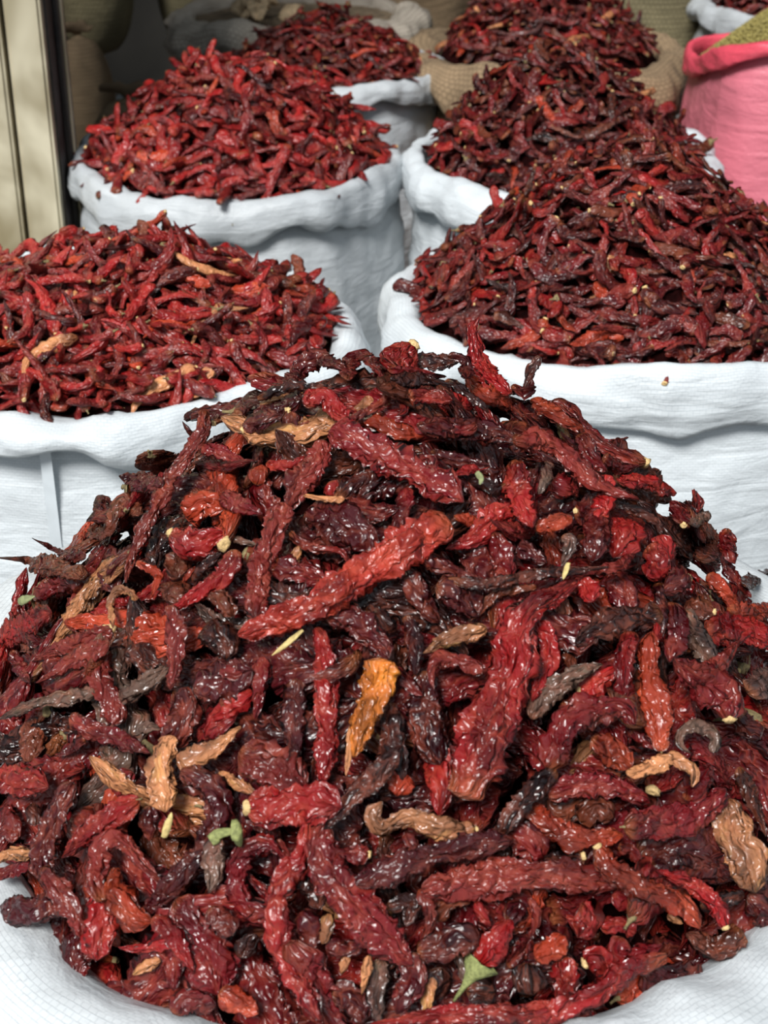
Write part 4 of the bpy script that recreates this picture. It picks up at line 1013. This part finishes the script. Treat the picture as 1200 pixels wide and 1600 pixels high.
for hi_, (key, hp, Vs, items, mat) in enumerate(HEAPS):
    rest = []
    for ii, it in enumerate(items):
        if (hi_, ii) not in keep:
            if view_all or seen.get((hi_, ii), 0) > 0 or key != 'A' : rest.append(it)
            continue
        vi, M_, c, ck, u = it
        o = link(NAME.get(key, 'crumpled_chilli'), vmesh[(id(Vs), vi)]); o.matrix_world = Matrix(M_.tolist()); o.color = (*[float(q) for q in c], 1)
        o['category'] = 'chilli'
        if key == 'A': hero_info.append(dict(o=o, pix=to_pix(M_[:3, 3]), tone=TONE[ck], L=.095 * np.linalg.norm(M_[:3, 0]), shape='', lab=None, lm=None))
        else:
            e1, e2 = to_pix(M_[:3, 3] - M_[:3, 0] * .02), to_pix(M_[:3, 3] + M_[:3, 0] * .02); an = math.degrees(math.atan2(-(e2[1] - e1[1]), e2[0] - e1[0])) % 180
            ori = 'level' if an < 22 or an > 158 else 'upright' if 68 < an < 112 else 'right-leaning' if an < 90 else 'left-leaning'
            small.setdefault((key, ori, TONE[ck], zone(hp, *M_[:3, 3])), []).append((float(to_pix(M_[:3, 3])[0]), o))
        if u < (.45 if key == 'A' else .62 if key == 'B' else .40):
            kind = 'cal' if u < (.42 if key == 'B' else .2 if key == 'D' else .08) else 'scar'
            ck_ = (id(Vs), vi, kind)
            if ck_ not in calm:
                W_, G_ = getattr(Vs[vi], kind); calm[ck_] = make_mesh('calyx', W_, G_, M_CALYX if kind == 'cal' else M_SCAR)
            s = link('calyx' if kind == 'cal' else 'stem_scar', calm[ck_]); s.parent = o
    stuff_join('loose_chillies', Vs, rest, mat, 'many more small chillies filling the ' + WHERE[key])

NTH = 'leftmost,second,third,fourth,fifth,sixth,seventh,eighth,ninth,tenth,eleventh,twelfth,thirteenth,fourteenth,fifteenth,sixteenth,seventeenth,eighteenth,nineteenth,twentieth,21st,22nd,23rd,24th,25th,26th,27th,28th,29th,30th'.split(',')
for (key, ori, tone, zn), ms in small.items():
    ms.sort(key=lambda p: p[0])
    for i, (_, o) in enumerate(ms):
        nth = '' if len(ms) == 1 else ' leftmost' if i == 0 else ' ' + NTH[min(i, 29)] + ' from left'
        o['label'] = '%s %s chilli%s %s of %s' % (ori, tone, nth, zn, SHORT[key])
        o['group'] = 'small chillies of the ' + SHORT[key]
# ------------------------------------------------------------------ labels of the large pods in front: colour, size and place beside a landmark pod
LM = [h for h in hero_info if h['lm']]
def comp(dx, dy):
    a = math.degrees(math.atan2(-dy, dx)) % 360
    return ['right of', 'upper right of', 'above', 'upper left of', 'left of', 'lower left of', 'below', 'lower right of'][int((a + 22.5) // 45) % 8]
byl = {}
for h in hero_info:
    if h['lm']: h['o']['label'] = h['lab']; h['o']['group'] = 'large wrinkled chillies of the front heap'; continue
    px, py = h['pix']; b = min(LM, key=lambda l: math.hypot(l['pix'][0] - px, l['pix'][1] - py))
    dx, dy = px - b['pix'][0], py - b['pix'][1]
    size = 'short' if h['L'] < .05 else 'long' if h['L'] > .10 else 'mid-sized'
    lab = '%s %s chilli %s %s' % (size, h['tone'], comp(dx, dy), 'the ' + b['lm'])
    byl.setdefault(lab, []).append((math.hypot(dx, dy), h))
ORD = ['', 'second ', 'third ', 'fourth ', 'fifth ', 'sixth ', 'seventh ', 'eighth ', 'ninth ', 'tenth ']
for lab, hs in byl.items():
    hs.sort(key=lambda p: p[0])
    for i, (_, h) in enumerate(hs):
        h['o']['label'] = (ORD[min(i, 9)] + lab); h['o']['group'] = 'large wrinkled chillies of the front heap'

# ------------------------------------------------------------------ seeds in the pink sack, pale roots in the grey burlap sack
r_ = np.random.RandomState(5); Vl, Fl = [], []; n = 0
ico = np.array([(0, 0, 1.6), (1, 0, 0), (0, 1, 0), (-1, 0, 0), (0, -1, 0), (0, 0, -1.6)]); icf = np.array([(1, 2, 0), (2, 3, 0), (3, 4, 0), (4, 1, 0), (2, 1, 5), (3, 2, 5), (4, 3, 5), (1, 4, 5)])
for _ in range(9000):
    a = r_.uniform(0, 2 * np.pi); q = math.sqrt(r_.uniform()); x = HP.cx + HP.rx * q * math.cos(a) ; y = HP.cy + HP.ry * q * math.sin(a)
    z = float(HP.z(np.array([x]), np.array([y]))[0]) if False else HP.rim + HP.h * (1 - q ** 1.3) - .065 * q * max(0, math.cos(a - 2.45)) ** 1.2
    A_, _u = np.linalg.qr(r_.normal(size=(3, 3))); Vl.append((ico * .0018) @ A_ + (x, y, z - .006 + r_.uniform(0, .003))); Fl.append(icf + n); n += 6
Fl = np.vstack(Fl); link('olive_seeds', mesh_np('olive_seeds', np.vstack(Vl), Fl, M_SEED), kind='stuff', label='heap of tiny olive seeds in the pink sack', category='seeds')
n_, m_ = 20, 50; rr = np.linspace(0, 1, n_)[:, None]; th = np.linspace(0, 2 * np.pi, m_, endpoint=False)[None]
V = np.stack([HP.cx + HP.rx * rr * np.cos(th), HP.cy + HP.ry * rr * np.sin(th), HP.rim - .008 + HP.h * (1 - rr ** 1.3) - .065 * rr * np.clip(np.cos(th - 2.45), 0, 1) ** 1.2], -1).reshape(-1, 3)
link('packed_seeds', make_mesh('packed_seeds', V, grid_faces(n_, m_), M_SEED), kind='stuff', label='packed olive seeds under the loose ones in the pink sack', category='seeds')
V = np.stack([HJ.cx + (HJ.rx + .02) * rr * np.cos(th), HJ.cy + (HJ.ry + .02) * rr * np.sin(th), HJ.rim - .01 + 0 * rr * np.cos(th)], -1).reshape(-1, 3)
link('packed_roots', make_mesh('packed_roots', V, grid_faces(n_, m_), simple('root_bed', (.22, .16, .10), .9, 50, .4, 1, .01)), kind='stuff', label='pale dried roots packed level in the grey burlap sack', category='root')
side = ['leftmost', 'second from the left', 'third from the left', 'fourth from the left', 'fifth from the left', 'sixth from the left', 'seventh from the left', 'eighth from the left']
xs = sorted(r_.uniform(-.29, -.14, 8))
for i, x in enumerate(xs):
    y = 2.92 + r_.uniform(-.04, .06); a = r_.uniform(0, 3.1); l = r_.uniform(.04, .07)
    P = [(x - l / 2 * math.cos(a), y - l / 2 * math.sin(a), HJ.rim + .012), (x, y, HJ.rim + .03), (x + l / 2 * math.cos(a), y + l / 2 * math.sin(a), HJ.rim + .012 + r_.uniform(0, .02))]
    V, F_, *_ = chilli_np(P, .03, (0, 0, 1), i + 2, 'blunt', ds=.003, na=14, flat=.5, wr=1.2)
    link('dried_root', make_mesh('dried_root', V, F_, M_ROOT), label='pale beige dried root piece in the grey burlap sack, ' + side[i], category='root', group='dried roots in the grey burlap sack')
